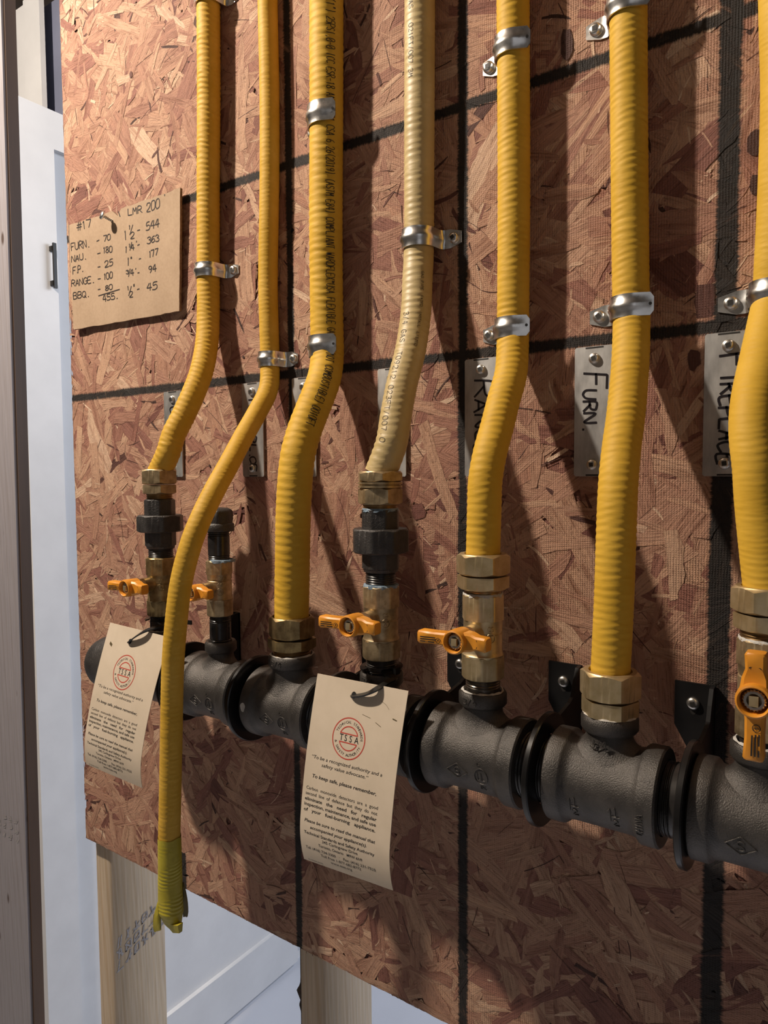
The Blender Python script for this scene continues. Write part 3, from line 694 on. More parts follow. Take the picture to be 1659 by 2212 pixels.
    if i == 0:
        mb = MB(); fr = xframe(bx - HALF, YM, ZM)
        mb.lathe([(.0225, .010), (.0225, -.016), (.0300, -.0165), (.0318, -.018), (.0318, -.030), (.0302, -.032), (.0302, -.050), (.0290, -.061), (.0255, -.069), (.019, -.0745), (.010, -.077)], fr, 60)
        obj('end_cap', mb, 'iron_union', t, smooth=40)

# nipples between the tees
for i in range(6):
    xa, xb = BX[i] + HALF - .009, BX[i + 1] - HALF + .009
    mb = MB(); L = xb - xa; m_ = L / 2
    prof = thread_prof(RNIP, 0, m_ - .0025, .0022, .0007) + [(RNIP, m_ - .002), (RNIP, m_ + .002)] + thread_prof(RNIP, m_ + .0025, L, .0022, .0007)
    mb.lathe(prof, xframe(xa, YM, ZM), 56)
    o = obj('pipe_nipple', mb, 'pipe', origin=(xa + m_, YM, ZM), smooth=40)
    nm = ['first and second', 'second and third', 'third and fourth', 'fourth and fifth', 'fifth and sixth', 'sixth and seventh'][i]
    tag(o, 'black threaded nipple joining the %s tees from the left' % nm, 'pipe', 'nipples of the manifold')

# brackets: wall plate, bent web and the ring round the pipe
BL = ['black bracket with its screw beside the short capped stub', 'black bracket ring left of the tee with the paint spot', 'black bracket behind the front paper tag',
      'black bracket behind the range valve, its screw left of the valve', 'black bracket with its plate left of the furnace hose nut', 'black bracket with tapered plate left of the fireplace valve']
for i, xr in enumerate(RXR):
    t = thing('pipe_bracket', BL[i], 'bracket', (xr, 0, 1.10), 'black pipe brackets on the board')
    pw = .0275; zt, zk, zb = 1.104, 1.0715, 1.030
    mb = MB()
    out = [(xr - pw, zt), (xr, zt), (xr, zb), (xr - .016, zb), (xr - .0165, 1.052), (xr - pw, zk)]
    mb.poly(out, lambda a, b, d: (a, d, b), (-.0035, -.0012), None); obj('wall_plate', mb, 'black_paint', t, smooth=0)
    mb = MB(); wt = .0028
    c = (YM, ZM); pts = []
    top = [(-.0015, zt), (-.010, zt - .0005), (-.016, 1.093), (-.021, 1.083), (-.028, 1.0805)]
    ang = np.linspace(math.radians(70), math.radians(-70), 2)
    arc = [(YM + .036 * math.cos(a), ZM + .036 * math.sin(a)) for a in np.linspace(math.radians(62), math.radians(-35), 16)]
    out = top + arc + [(-.018, 1.0265), (-.0015, 1.029)]
    mb.poly(out, lambda a, b, d: (xr + d, a, b), (-wt, 0.0), None); obj('web', mb, 'black_paint', t, smooth=0)
    mb = MB(); ro = .0402
    prof = [(RNIP + .0012, -.0035), (ro - .0008, -.0035), (ro, -.0028), (ro, .0002), (ro - .0008, .0010), (RNIP + .004, .0010), (RNIP + .0012, .0010), (RNIP + .0012, -.0035)]
    mb.lathe(prof, xframe(xr - .0005, YM, ZM), 80, caps=(False, False)); obj('ring', mb, 'ring_paint', t, smooth=40)
    screw(t, xr - .0145, -.0035, 1.0890, .0046, .003)
    mb = MB(); mb.poly([(xr - .0145 + .0022 * math.cos(a), 1.0835 + .003 * math.sin(a)) for a in np.linspace(0, 2 * PI, 14)[:-1]], lambda a, b, d: (a, d, b), (-.0037, -.0034), None)
    obj('slot', mb, 'recess', t, smooth=0)

# ------------------------------------------------------------------ risers
def zv(i, v, y=YM):
    """height on branch i that the photo shows at row v"""
    x = BX[i]; lo, hi = 0.5, 2.5
    for _ in range(40):
        m = (lo + hi) / 2; c = RC @ (np.array((x, y, m)) - CAM); vv = CY + F_PX * c[1] / c[2]
        if vv > v: lo = m
        else: hi = m
    return lo
def riser(i, name, label, cat, group=None): return thing(name, label, cat, (BX[i], YM, ZC1), group)

def single(name, mb, mats, i, z, label, cat, group, smooth=40):
    o = obj(name, mb, mats, origin=(BX[i], YM, z), smooth=smooth); return tag(o, label, cat, group)

def csst_fitting(i, vt, vm, vb, vth, rtop, rlow, rot, label, bore, mat, low_n=6, ring=False):
    z3, z2, z1, z0 = zv(i, vt), zv(i, vm), zv(i, vb), zv(i, vth)
    t = thing('hose_fitting', label, 'hose fitting', (BX[i], YM, z0), 'brass hose nuts')
    mb = MB(); nut(mb, upframe(BX[i], YM, 0, rot), 6, rtop, z2 + (.0005 if not ring else .004), z3, bore=bore, depth=.004, bot=True); obj('nut', mb, mat, t, smooth=28)
    mb = MB(); nut(mb, upframe(BX[i], YM, 0, rot + (.25 if ring else .04)), low_n, rlow, z1, z2 - .0002, bore=None, top=bool(ring))
    if ring: mb.lathe([(rlow * .96, z2 - .0004), (rlow * .96, z2 + .0012), (rlow * .90, z2 + .0016), (rlow * .90, z2 + .0022), (rlow * .97, z2 + .0026), (rlow * .97, z2 + .0042)], upframe(BX[i], YM), 60)
    obj('body', mb, mat, t, smooth=28)
    mb = MB(); mb.lathe(thread_prof(bore * .98 + .0005, z0 - .004, z1 + .0003, .0018, .0006), upframe(BX[i], YM), 44); obj('thread', mb, 'rust_thread', t, smooth=40)
    return t

def valve(i, vtop, vhex, vmid0, vmid1, vlow, vbot, rhex, label, hz, hdir=0, hsc=1.0, hy=-0.112, mat='brass', dope=None, hx=0.0, rot=0.2):
    bx = BX[i]; zt, zh, za, zb_, zl, z0 = [zv(i, q) for q in (vtop, vhex, vmid0, vmid1, vlow, vbot)]
    t = thing('ball_valve', label, 'valve', (bx, YM, z0), 'brass ball valves')
    mb = MB(); rb = rhex * .93
    nut(mb, upframe(bx, YM, 0, rot), 8, rhex, zh, zt, bore=rhex * .80, depth=.003, bot=False)
    mb.lathe([(rb, zh + .001), (rb, zh - .0004), (rb * .985, zh - .0008), (rb * .985, za + .0012), (rb * .93, za + .0008), (rb * .93, za), (rb * .98, za - .0006),
              (rb * .98, zb_ + .0015), (rb * 1.03, zb_ - .001), (rb * 1.05, (zb_ * .6 + zl * .4)), (rb * 1.03, zl + .0005), (rb * .97, zl - .001)], upframe(bx, YM), 56)
    nut(mb, upframe(bx, YM, 0, rot + .15), 8, rhex * 1.02, z0, zl + .001, bore=None, top=False)
    # stem boss towards the room
    mb.lathe([(.0075 * hsc, .004), (.0075 * hsc, -(hy - YM) - .016 * hsc)], outframe(bx, YM, hz), 24)
    obj('body', mb, mat, t, smooth=32)
    # cast marks on the body
    mb = MB()
    def f(a, b, o, R=rb):
        ph = math.radians(-40) + a / R; return (bx + (R + o) * math.cos(ph), YM + (R + o) * math.sin(ph), hz - .003 + b)
    strokes(mb, [[(.0035 * math.cos(a), .0035 * math.sin(a)) for a in np.linspace(0, 2 * PI, 20)]], .0007, f, off=-.0001, raise_=.0004, smoothp=False)
    S, _ = layout('CS', .0032, .0026, .0020); strokes(mb, [[(a - .0022, b + .0050) for a, b in pl] for pl in S], .0006, f, off=-.0001, raise_=.0004)
    S, _ = layout('A', .0034, .0024, .0024); strokes(mb, [[(a - .0012, b - .0017) for a, b in pl] for pl in S], .0006, f, off=-.0001, raise_=.0004)
    S, _ = layout('1/2' if i == 1 else '22', .003, .0026, .0020); strokes(mb, [[(a - .001, b + .0155 * (hsc if i != 1 else .75)) for a, b in pl] for pl in S], .0006, f, off=-.0001, raise_=.0004)
    if mb.v: obj('cast_mark', mb, mat, t, smooth=50)
    # tee handle: cup, lever, stub
    bx = bx + hx
    c, s = math.cos(hdir), math.sin(hdir); s_ = hsc
    def hm(a, b, d):      # a along the lever direction (0 = towards -x), b across, d towards the room
        return (bx + (-c * a - s * b), hy - d, hz + (-s * a + c * b))
    mb = MB(); R = .0088 * s_; dep = .0085 * s_; nn = 40; rows = []
    for (r, d) in ((R * .70, -dep * 1.1), (R * .97, -dep * 1.1), (R, -dep * .5), (R, dep * .55), (R * .96, dep * .75), (R * .86, dep * .80), (R * .78, dep * .7), (R * .74, -dep * .3), (R * .25, -dep * .3)):
        rows.append([hm(r * math.cos(q), r * math.sin(q), d) for q in [2 * PI * k / nn for k in range(nn)]])
    mb.grid(rows, closed_u=True, caps=(True, True))
    def bar(prof):
        rr = []
        for (a, hb, d0, d1) in prof:
            e = min(hb, (d1 - d0) / 2) * .28
            rr.append([hm(a, b, d) for b, d in ((-hb + e, d0), (hb - e, d0), (hb, d0 + e), (hb, d1 - e), (hb - e, d1), (-hb + e, d1), (-hb, d1 - e), (-hb, d0 + e))])
        mb.grid(rr, closed_u=True, caps=(True, True))
    k = s_
    bar([(.0062 * k, .0050 * k, -.009 * k, .0030 * k), (.011 * k, .0045 * k, -.009 * k, .0022 * k), (.020 * k, .0043 * k, -.008 * k, .0028 * k), (.0300 * k, .0049 * k, -.006 * k, .0040 * k), (.0312 * k, .0043 * k, -.0055 * k, .0034 * k)])
    bar([(-.0058 * k, .0070 * k, -.0095 * k, .0030 * k), (-.0105 * k, .0064 * k, -.0090 * k, .0016 * k), (-.0150 * k, .0048 * k, -.0080 * k, .0018 * k), (-.0228 * k, .0050 * k, -.006 * k, .0036 * k), (-.0240 * k, .0044 * k, -.0055 * k, .0030 * k)])
    h = obj('handle', mb, 'orange', t, smooth=40); h['label'] = 'orange tee handle'
    # printing on the lever
    mb = MB(); rngp = random.Random(i)
    def pf(a, b, o):
        aa = .0285 * k - a; d = .0028 * k + (.0012 * k) * ((aa / k - .020) / .010)
        return hm(aa, b, d + .0007 + o)
    for row, (b0, hh) in enumerate(((.0006, .0011), (-.0010, .0011), (-.0026, .0011))):
        a = 0.0005
        while a < .0105 * k:
            w = rngp.uniform(.0006, .0016); strokes(mb, [[(a, b0 * k), (a + w, b0 * k)]], hh * k * .75, pf); a += w + .0005
            if row == 2 and a > .003 and a < .005: a += .0025
    strokes(mb, [[(.0142 * k + .0018 * k * math.cos(q), -.0012 * k + .0018 * k * math.sin(q)) for q in np.linspace(0, 2 * PI, 18)]], .0004, pf, smoothp=False)
    strokes(mb, [[(.0142 * k, -.0022 * k), (.0142 * k, -.0002 * k)], [(.0136 * k, -.0008 * k), (.0148 * k, -.0008 * k)]], .0004, pf, smoothp=False)
    obj('lever_print', mb, 'ink', h, smooth=0)
    mb = MB()
    def sf(a, b, o): return hm(-.0150 * k - a, b, .0022 * k + o)
    strokes(mb, [[(.0002 + .0020 * math.cos(q) * k, .0030 * math.sin(q) * k) for q in np.linspace(-1.1, 1.1, 9)]], .0005, sf, smoothp=False)
    strokes(mb, [[(.0036 * k + .0006 * math.cos(q) * k, .0028 * k + .0007 * math.sin(q) * k) for q in np.linspace(0, 2 * PI, 10)], [(.0032 * k, -.0030 * k), (.0042 * k, -.0024 * k)]], .00045, sf, smoothp=False)
    obj('stub_print', mb, 'ink', h, smooth=0)
    mb = MB(); fr = ((bx, hy, hz), -Y, X, Zv)
    mb.lathe([(R * .62, -dep * .28), (R * .62, dep * .38), (R * .55, dep * .46), (R * .40, dep * .46), (R * .40, -dep * .1)], fr, 40, rfun=lambda r, tt, a: r * (1 + .05 * math.cos(20 * a) * (r > R * .5)))
    obj('lock_nut', mb, 'screw', h, smooth=30)
    mb = MB(); q = R * .24; mb.poly([(q, q * 1.25), (-q, q * 1.25), (-q, -q * 1.25), (q, -q * 1.25)], lambda a, b, d: (bx + a, hy - d, hz + b), (-dep * .3, dep * .66), None); obj('stem', mb, 'brass', h, smooth=0)
    if dope:
        mb = MB(); nn = 44; rg = []
        rngd = random.Random(i + 50); r0 = rhex * .80
        for kk in range(nn):
            a = 2 * PI * kk / nn; cc, ss = math.cos(a), math.sin(a); j = rngd.uniform(0, .0012)
            rg.append([(bx + cc * (r0 - .001), YM + ss * (r0 - .001), zt - .0005), (bx + cc * r0, YM + ss * r0, zt + .0012), (bx + cc * (rhex * .88 + j), YM + ss * (rhex * .88 + j), zt + .0006), (bx + cc * (rhex * .94), YM + ss * (rhex * .94), zt - .0008 - j * 1.2)])
        mb.grid(rg, closed_v=True); o = obj('pipe_dope', mb, dope, t, smooth=60); o['label'] = 'smear of pipe dope at the top of the valve'
    return t

def nip(i, vt, vb, r, label, mat='pipe', th=True):
    z1, z0 = zv(i, vt), zv(i, vb); mb = MB(); L = z1 - z0
    if L > .016: prof = thread_prof(r, z0 - .004, z0 + .006) + [(r, z0 + .0065), (r, z1 - .0065)] + thread_prof(r, z1 - .006, z1 + .002)
    else: prof = thread_prof(r, z0 - .004, z1 + .002)
    mb.lathe(prof, upframe(BX[i], YM), 48)
    return single('pipe_nipple', mb, mat, i, z0, label, 'pipe', 'short riser nipples')

def union(i, v0, v1_, v2_, v3_, label, blue=False):
    zt, za, zb_, z0 = [zv(i, q) for q in (v0, v1_, v2_, v3_)]
    t = thing('pipe_union', label, 'pipe fitting', (BX[i], YM, z0), 'black iron unions')
    fr = upframe(BX[i], YM, 0, .1)
    mb = MB(); nut(mb, fr, 8, .0160, za - .001, zt, bore=.0132, depth=.003, bot=False); obj('upper_end', mb, 'iron_union', t, smooth=28)
    mb = MB(); nut(mb, upframe(BX[i], YM, 0, .30), 8, .0243, zb_, za, ch=.95); obj('union_nut', mb, 'iron_union', t, smooth=28)
    mb = MB(); nut(mb, fr, 8, .0161, z0 + .002, zb_ + .001, bore=None, top=False); mb.lathe([(.0148, z0 + .0025), (.0140, z0)], upframe(BX[i], YM), 40); obj('lower_end', mb, 'iron_union', t, smooth=28)
    if blue:
        mb = MB(); rg = []; rr = random.Random(3)
        for kk in range(44):
            a = 2 * PI * kk / 44; cc, ss = math.cos(a), math.sin(a); j = rr.uniform(0, .0014)
            rg.append([(BX[i] + cc * .0128, YM + ss * .0128, zt + .001), (BX[i] + cc * .0135, YM + ss * .0135, zt + .0016), (BX[i] + cc * .0149, YM + ss * .0149, zt - .0002), (BX[i] + cc * .01545, YM + ss * .01545, zt - .0014 - j)])
        mb.grid(rg, closed_v=True); obj('pipe_dope', mb, 'blue_dope', t, smooth=60)['label'] = 'blue pipe dope at the joint'
    return t

HZ = 1.1390
# first tee
nip(0, 1325, 1372, .0130, 'black nipple under the leftmost valve, with a cable tie round it')
valve(0, 1203, 1240, 1258, 1292, 1297, 1328, .0158, 'brass ball valve with orange lever, leftmost on the manifold', 1.1435, mat='brass_dark', hy=-.112)
nip(0, 1180, 1206, .0130, 'short black nipple between the leftmost valve and its union')
union(0, 1078, 1112, 1148, 1184, 'black iron union below the leftmost yellow hose')
csst_fitting(0, 1014, 1047, 1067, 1078, .0198, .0190, .42, 'brass hose nut on top of the leftmost union', .0132, 'brass_dull')
# second tee: capped stub
nip(1, 1328, 1392, .0106, 'black nipple below the small half inch valve')
valve(1, 1209, 1239, 1252, 1290, 1296, 1329, .0131, 'small brass valve on the capped stub beside the hanging hose', 1.1465, hsc=.88, hy=-.108, hx=.005, mat='brass_dull', dope='blue_dope')
nip(1, 1143, 1212, .0106, 'black nipple between the small valve and the pipe cap')
zt, zb_ = zv(1, 1096), zv(1, 1147)
mb = MB(); rib = lambda r, tt, a: r * (1 + (.07 if abs(((a * 4 / PI) % 2) - 1) < .22 and .010 < tt - zb_ < .021 else 0))
mb.lathe([(.0112, zb_ + .004), (.0112, zb_), (.0150, zb_), (.0154, zb_ + .001), (.0154, zb_ + .0065), (.0146, zb_ + .0075), (.0136, zb_ + .0082), (.0134, zb_ + .012), (.0132, zb_ + .019), (.0122, zt - .0025), (.0095, zt - .0006), (.004, zt)], upframe(BX[1], YM), 64, rfun=rib)
single('pipe_closure', mb, 'iron_union', 1, zb_, 'black iron cap closing the short stub behind the hanging hose', 'pipe fitting', None)
# third tee
csst_fitting(2, 1330, 1377, 1401, 1424, .0216, .0226, .55, 'dark brass hose nut screwed straight into the third tee', .0172, 'brass_dark')
# fourth tee
nip(3, 1419, 1460, .0130, 'black threaded nipple behind the front paper tag with a cable tie round it')
valve(3, 1263, 1309, 1336, 1374, 1383, 1421, .0158, 'brass ball valve with orange lever above the front paper tag', HZ, mat='brass_dull', dope='blue_dope', rot=.35)
nip(3, 1231, 1266, .0128, 'short black nipple between the pale hose union and its valve')
union(3, 1098, 1141, 1193, 1234, 'black iron union below the pale faded hose', blue=True)
csst_fitting(3, 1018, 1052, 1090, 1100, .0201, .0190, .18, 'brass hose nut gripping the pale faded hose', .0142, 'brass_dull', ring=True)
# fifth tee
nip(4, 1462, 1510, .0130, 'shiny threaded nipple below the range valve', mat='thread')
valve(4, 1281, 1336, 1364, 1407, 1416, 1463, .0160, 'brass ball valve with orange lever below the range hose', HZ, mat='brass', dope='dope', rot=.25)
csst_fitting(4, 1195, 1242, 1272, 1284, .0207, .0200, .30, 'bright brass hose nut on the range hose above its valve', .0140, 'brass')
# sixth tee
csst_fitting(5, 1447, 1507, 1545, 1572, .0206, .0193, .12, 'bright brass hose nut on the furnace hose, screwed into the sixth tee', .0144, 'brass')
# seventh tee
nip(6, 1588, 1640, .0130, 'black nipple below the fireplace valve at the right edge')
valve(6, 1378, 1436, 1460, 1510, 1530, 1590, .0160, 'brass ball valve with its orange lever hanging down at the right edge', 1.1313, hdir=PI / 2, hsc=1.1, mat='brass_dull', dope='dope', rot=.25)
csst_fitting(6, 1266, 1324, 1361, 1378, .0200, .0185, .30, 'brass hose nut on the fireplace hose at the right edge', .0140, 'brass')

# ------------------------------------------------------------------ hoses
class Hose:
    def __init__(s, pts, r, pitch, amp, seed, ends=None, wr=1.0):
        s.r, s.pitch, s.amp = r, pitch, amp
        p = np.array(pts, float); q = []
        for i in range(len(p) - 1):
            p0 = p[max(i - 1, 0)]; p1 = p[i]; p2 = p[i + 1]; p3 = p[min(i + 2, len(p) - 1)]
            for t in np.linspace(0, 1, 25)[:-1]:
                q.append(0.5 * ((2 * p1) + (-p0 + p2) * t + (2 * p0 - 5 * p1 + 4 * p2 - p3) * t * t + (-p0 + 3 * p1 - 3 * p2 + p3) * t ** 3))
        q.append(p[-1]); q = np.array(q)
        for _ in range(6): q[1:-1] = (q[:-2] + q[1:-1] * 2 + q[2:]) / 4
        d = np.r_[0, np.cumsum(np.linalg.norm(np.diff(q, axis=0), axis=1))]; s.L = d[-1]
        n = int(s.L / (pitch / 7)); s.n = n; s.s = np.linspace(0, s.L, n + 1)
        s.c = np.stack([np.interp(s.s, d, q[:, k]) for k in range(3)], 1)
        for _ in range(10): s.c[1:-1] = (s.c[:-2] + s.c[1:-1] * 2 + s.c[2:]) / 4
        t = np.gradient(s.c, axis=0); t /= np.linalg.norm(t, axis=1)[:, None]; s.t = t
        f = np.array([0, -1., 0]); f = f - t * (t @ f)[:, None]; f /= np.linalg.norm(f, axis=1)[:, None]; s.f = f          # towards the room
        s.g = np.cross(f, t); s.g *= np.sign(s.g[:, 0].mean())                                                           # towards +x
        curv = np.linalg.norm(np.gradient(t, s.s, axis=0), axis=1)
        kv = np.gradient(t, s.s, axis=0); ks = np.ones(25) / 25
        s.kf = np.convolve((kv * f).sum(1), ks, 'same'); s.kg = np.convolve((kv * s.g).sum(1), ks, 'same')
        rg = np.random.RandomState(seed); s.ph = rg.rand(12) * 6.28; s.wr = wr
        s.irr = np.interp(s.s, np.linspace(0, s.L, int(s.L / .011) + 2), rg.rand(int(s.L / .011) + 2))
        s.irr2 = np.interp(s.s, np.linspace(0, s.L, int(s.L / .03) + 2), rg.rand(int(s.L / .03) + 2))
    def R(s, i, a):
        """radius at ring i, angle a from the room side towards +x"""
        S = s.s[i]; tilt = .0003 * np.sin(a + s.ph[0])
        ph = 2 * PI * (S + tilt) / s.pitch
        w = np.cos(ph); m = .55 + .75 * s.irr2[i] * (0.6 + .4 * np.cos(a + 5 * s.irr[i]))
        r = s.r + s.amp * w * m
        # crumples on the inside of bends
        inn = np.clip((s.kf[i] * np.cos(a) + s.kg[i] * np.sin(a)) * .02, 0, .55)
        r = r + inn * s.wr * .0009 * np.sin(2 * PI * S / (s.pitch * 1.02) + 1.3 * np.sin(2 * a + s.ph[1]) + s.ph[2]) 
        r = r + s.wr * .00014 * np.sin(2 * PI * S / (s.pitch * .9) + 3 * np.sin(a * 2 + s.ph[3]) + 5 * s.irr[i]) * s.irr[i]
        return r
    def pt(s, S, a, off=0.0):
        x = np.clip(S / s.L * s.n, 0, s.n - 1e-6); i = int(x); k = x - i
        r = s.R(i, a) * (1 - k) + s.R(i + 1, a) * k + off
        c = s.c[i] * (1 - k) + s.c[i + 1] * k; f = s.f[i] * (1 - k) + s.f[i + 1] * k; g = s.g[i] * (1 - k) + s.g[i + 1] * k
        return c + (f * math.cos(a) + g * math.sin(a)) * r
    def mesh(s, seg=40, s0=0, s1=None, scale=1.0):
        mb = MB(); aa = np.linspace(0, 2 * PI, seg + 1)[:-1]; rows = []
        for i in range(s.n + 1):
            if s.s[i] < s0 or (s1 and s.s[i] > s1): continue
            r = s.R(i, aa)[:, None]
            rows.append(s.c[i] + (s.f[i] * np.cos(aa)[:, None] + s.g[i] * np.sin(aa)[:, None]) * r)
        mb.grid(rows, closed_u=True, caps=(True, True)); return mb
    def S_at_z(s, z): return float(s.s[np.argmin(abs(s.c[:, 2] - z))])
    def at_z(s, z):
        i = int(np.argmin(abs(s.c[:, 2] - z))); return s.c[i], s.t[i], s.f[i], s.g[i]

def path(l): return [P(u, v, y) for (u, v, y) in l]
r1, r2, r3, r4, r5, r6, r7 = .0122, .0099, .0158, .0131, .0128, .0130, .0128
def top(l, r):
    """carries the hose straight up out of the picture"""
    p = path(l); d = p[0] - p[1]; d /= np.linalg.norm(d); return [p[0] + d * .22] + p
y_ = lambda r: -(r + .0012)
hoses = {}
def mk(k, l, r, pitch, amp, mat, label, seed, end=None, wr=1.0):
    pts = top(l, r)
    if end is not None: pts.append(end)
    H = Hose(pts, r, pitch, amp, seed, wr=wr); hoses[k] = H
    b = H.c[-1]
    t = thing('gas_hose', label, 'hose', b, 'yellow corrugated gas hoses')
    H.t_obj = t; H.jacket = obj('jacket', H.mesh(), mat, t, smooth=60); return H
def endp(i, v): return np.array((BX[i], YM, zv(i, v)))
mk(1, [(450,0,y_(r1)),(451,200,y_(r1)),(450,400,y_(r1)),(450,590,y_(r1)),(450,680,-.016),(447,740,-.022),(436,800,-.034),(418,850,-.046),(395,900,-.057),(375,940,-.066),(363,980,-.071)], r1, .0055, .00016, 'old_yellow',
   'yellow gas hose nearest the cardboard note, leftmost of the row', 1, endp(0, 1022), wr=1.6)
mk(2, [(578,0,y_(r2)),(582,200,y_(r2)),(582,400,y_(r2)),(579,600,y_(r2)),(581,700,y_(r2)),(583,780,y_(r2)),(580,840,-.018),(556,890,-.036),(528,940,-.056),(496,1000,-.080),(463,1060,-.102),(434,1120,-.119),(411,1180,-.130),(391,1260,-.138),(380,1350,-.142),(373,1450,-.143),(370,1600,-.143),(367,1750,-.143),(366,1810,-.143),(369,1900,-.143)],
   r2, .0044, .00006, 'old_yellow', 'thin yellow gas hose hanging loose with its end wrapped in tape', 2, P(370, 1960, -.143), wr=.25)
mk(3, [(705,0,y_(r3)),(705,258,y_(r3)),(704,500,y_(r3)),(706,700,y_(r3)),(707,765,-.020),(702,810,-.029),(689,850,-.039),(669,900,-.051),(653,945,-.060),(641,1000,-.068),(634,1100,-.072),(632,1200,-.072)], r3, .0069, .00022, 'yellow',
   'thick yellow gas hose with a long line of black printing', 3, endp(2, 1338))
mk(4, [(907,0,y_(r4)),(906,250,y_(r4)),(905,520,y_(r4)),(902,600,-.019),(898,680,-.026),(886,760,-.038),(868,830,-.051),(855,900,-.061),(845,960,-.068)], r4, .0060, .00013, 'pale',
   'pale faded yellow gas hose with faint lettering', 4, endp(3, 1024))
mk(5, [(1108,0,y_(r5)),(1109,150,y_(r5)),(1110,400,y_(r5)),(1109,600,y_(r5)),(1108,705,y_(r5)),(1107,760,-.020),(1103,810,-.029),(1089,860,-.040),(1074,920,-.052),(1058,980,-.064),(1048,1040,-.070),(1046,1100,-.072)], r5, .0054, .00014, 'yellow',
   'yellow gas hose running down to the range valve', 5, endp(4, 1200))
mk(6, [(1357,0,y_(r6)),(1359,300,y_(r6)),(1362,600,y_(r6)),(1364,680,-.0155),(1362,770,-.026),(1357,840,-.036),(1350,910,-.047),(1342,970,-.056),(1335,1050,-.066),(1331,1150,-.071),(1326,1300,-.072)], r6, .0052, .00014, 'yellow',
   'yellow gas hose beside the plate lettered FURN', 6, endp(5, 1456))
mk(7, [(1686,0,y_(r7)),(1690,200,y_(r7)),(1684,400,y_(r7)),(1676,560,y_(r7)),(1671,640,y_(r7)),(1660,700,-.024),(1641,790,-.042),(1629,850,-.055),(1624,900,-.064),(1625,950,-.069),(1632,1010,-.072),(1638,1100,-.072)], r7, .0042, .00003, 'yellow',
   'yellow gas hose bulging over the plate lettered FIREPLACE, cut by the right edge', 7, endp(6, 1275), wr=.5)

def hose_text(k, text, z_top, ang, h, adv, wid, stroke, mat, name='printing', flip=1):
    """lettering that reads down the hose, tops of the letters towards +x"""
    H = hoses[k]; S0 = H.S_at_z(z_top)
    L, w = layout(text, h, adv, wid); mb = MB()
    strokes(mb, L, stroke, lambda a, b, o: H.pt(S0 + a, ang + (b - h / 2) / H.r, .00018 + o), step=.0006)
    return obj(name, mb, mat, H.t_obj, smooth=0)
ztop = P(730, -30, -.016)[2]
o = hose_text(3, 'W/31 (1") 25PSI,@-@ ICC ESR-18 ANSI LC1 CSA 6.26(2019) (ASTM E84) COMPLIANT WARDFLEX^USA FLEXIBLE GAS PIPE (NOT COMBUSTIBLE) 0010FT', ztop, math.radians(54), .0078, .00318, .0023, .00062, 'ink')
hose_text(4, 'GAS   021FT/007.3M', P(890, 15, -.014)[2], math.radians(-4), .0042, .0037, .0026, .00042, 'faint_ink')
hose_text(4, '3/4 GAS  T09212 023FT/007.0', P(880, 690, -.03)[2], math.radians(-4), .0050, .0044, .0030, .00050, 'faint_ink')
hose_text(4, 'GAS PIPE  RATED  INSTALL  LISTED', P(910, 590, -.03)[2], math.radians(52), .0022, .0022, .0016, .00034, 'faint_ink', 'small_printing')
hose_text(7, 'GAS PIPE CSA', P(1680, 640, -.03)[2], math.radians(66), .006, .0034, .0024, .0006, 'ink')

# tape on the loose end
H = hoses[2]; S0 = H.S_at_z(P(366, 1806, -.143)[2]); rows = []; aa = np.linspace(0, 2 * PI, 49)[:-1]; rg = np.random.RandomState(5)
zend = P(370, 1992, -.143)[2]; base, tt, ff, gg = H.at_z(P(366, 1806, -.143)[2]); Lt = base[2] - zend; nn = 190
for i in range(nn + 1):
    s = i / nn; c = H.pt(min(S0 + s * Lt, H.L), 0) ; cc = base + (np.array((P(370, 1992, -.143)[0] - base[0], 0, -Lt)) * s)
    rr = r2 * (1.05 + .10 * s) + .00018 * np.sin(s * 150 + 1.2 * np.sin(aa * 2 + s * 9)) * min(1, s * 3) * (0.5 + 0.5 * np.sin(aa + s * 17)) + .00025 * np.sin(3 * aa + s * 6) * s
    sq = 1 - .55 * max(0, (s - .86) / .14); wide = 1 + .12 * max(0, (s - .6) / .4)
    row = [cc + np.array((math.sin(a) * r * wide, -math.cos(a) * r * sq, -.003 * math.sin(a * 1.0 + .6) * max(0, (s - .9) / .1) + (.0006 * math.sin(5 * a) if i == 0 else 0))) for a, r in zip(aa, rr)]
    rows.append(row)
mb = MB(); mb.grid(rows, closed_u=True, caps=(False, True)); tp = obj('tape_wrap', mb, 'tape', H.t_obj, smooth=70); tp['label'] = 'yellow cloth tape wrapped round the hose end'
def flap(sign, z0, z1, w, mat, seed):
    mb = MB(); rg = np.random.RandomState(seed); x0 = P(370, 1950, -.143)[0]; rows = []
    for i in range(9):
        s = i / 8; z = z0 + (z1 - z0) * s; ww = w * (0.15 + .85 * math.sin(min(1, s * 1.25) * PI * .5)) * (1 if s < .9 else .82)
        rows.append([np.array((x0, -.143, 0)) + sign * np.array((.63, .78, 0)) * (r2 * 1.02 + ww * t) + np.array((.78, -.63, 0)) * (.0025 * math.sin(t * 3 + s * 2) + rg.uniform(-.0004, .0004)) + np.array((0, 0, z - .004 * t * s)) for t in (0, .3, .6, 1)])
    mb.grid(rows); n = len(mb.v); mb.grid([[p + np.array((0, .0009, 0)) for p in r] for r in rows]); obj('tape_flap', mb, mat, tp, smooth=60)
flap(-1, P(340, 1922, -.143)[2], P(335, 1982, -.143)[2], .0065, 'tape', 1)
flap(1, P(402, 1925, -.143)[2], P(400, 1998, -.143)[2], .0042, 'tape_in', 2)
mb = MB(); x0, zz = P(380, 1995, -.143)[0], zend
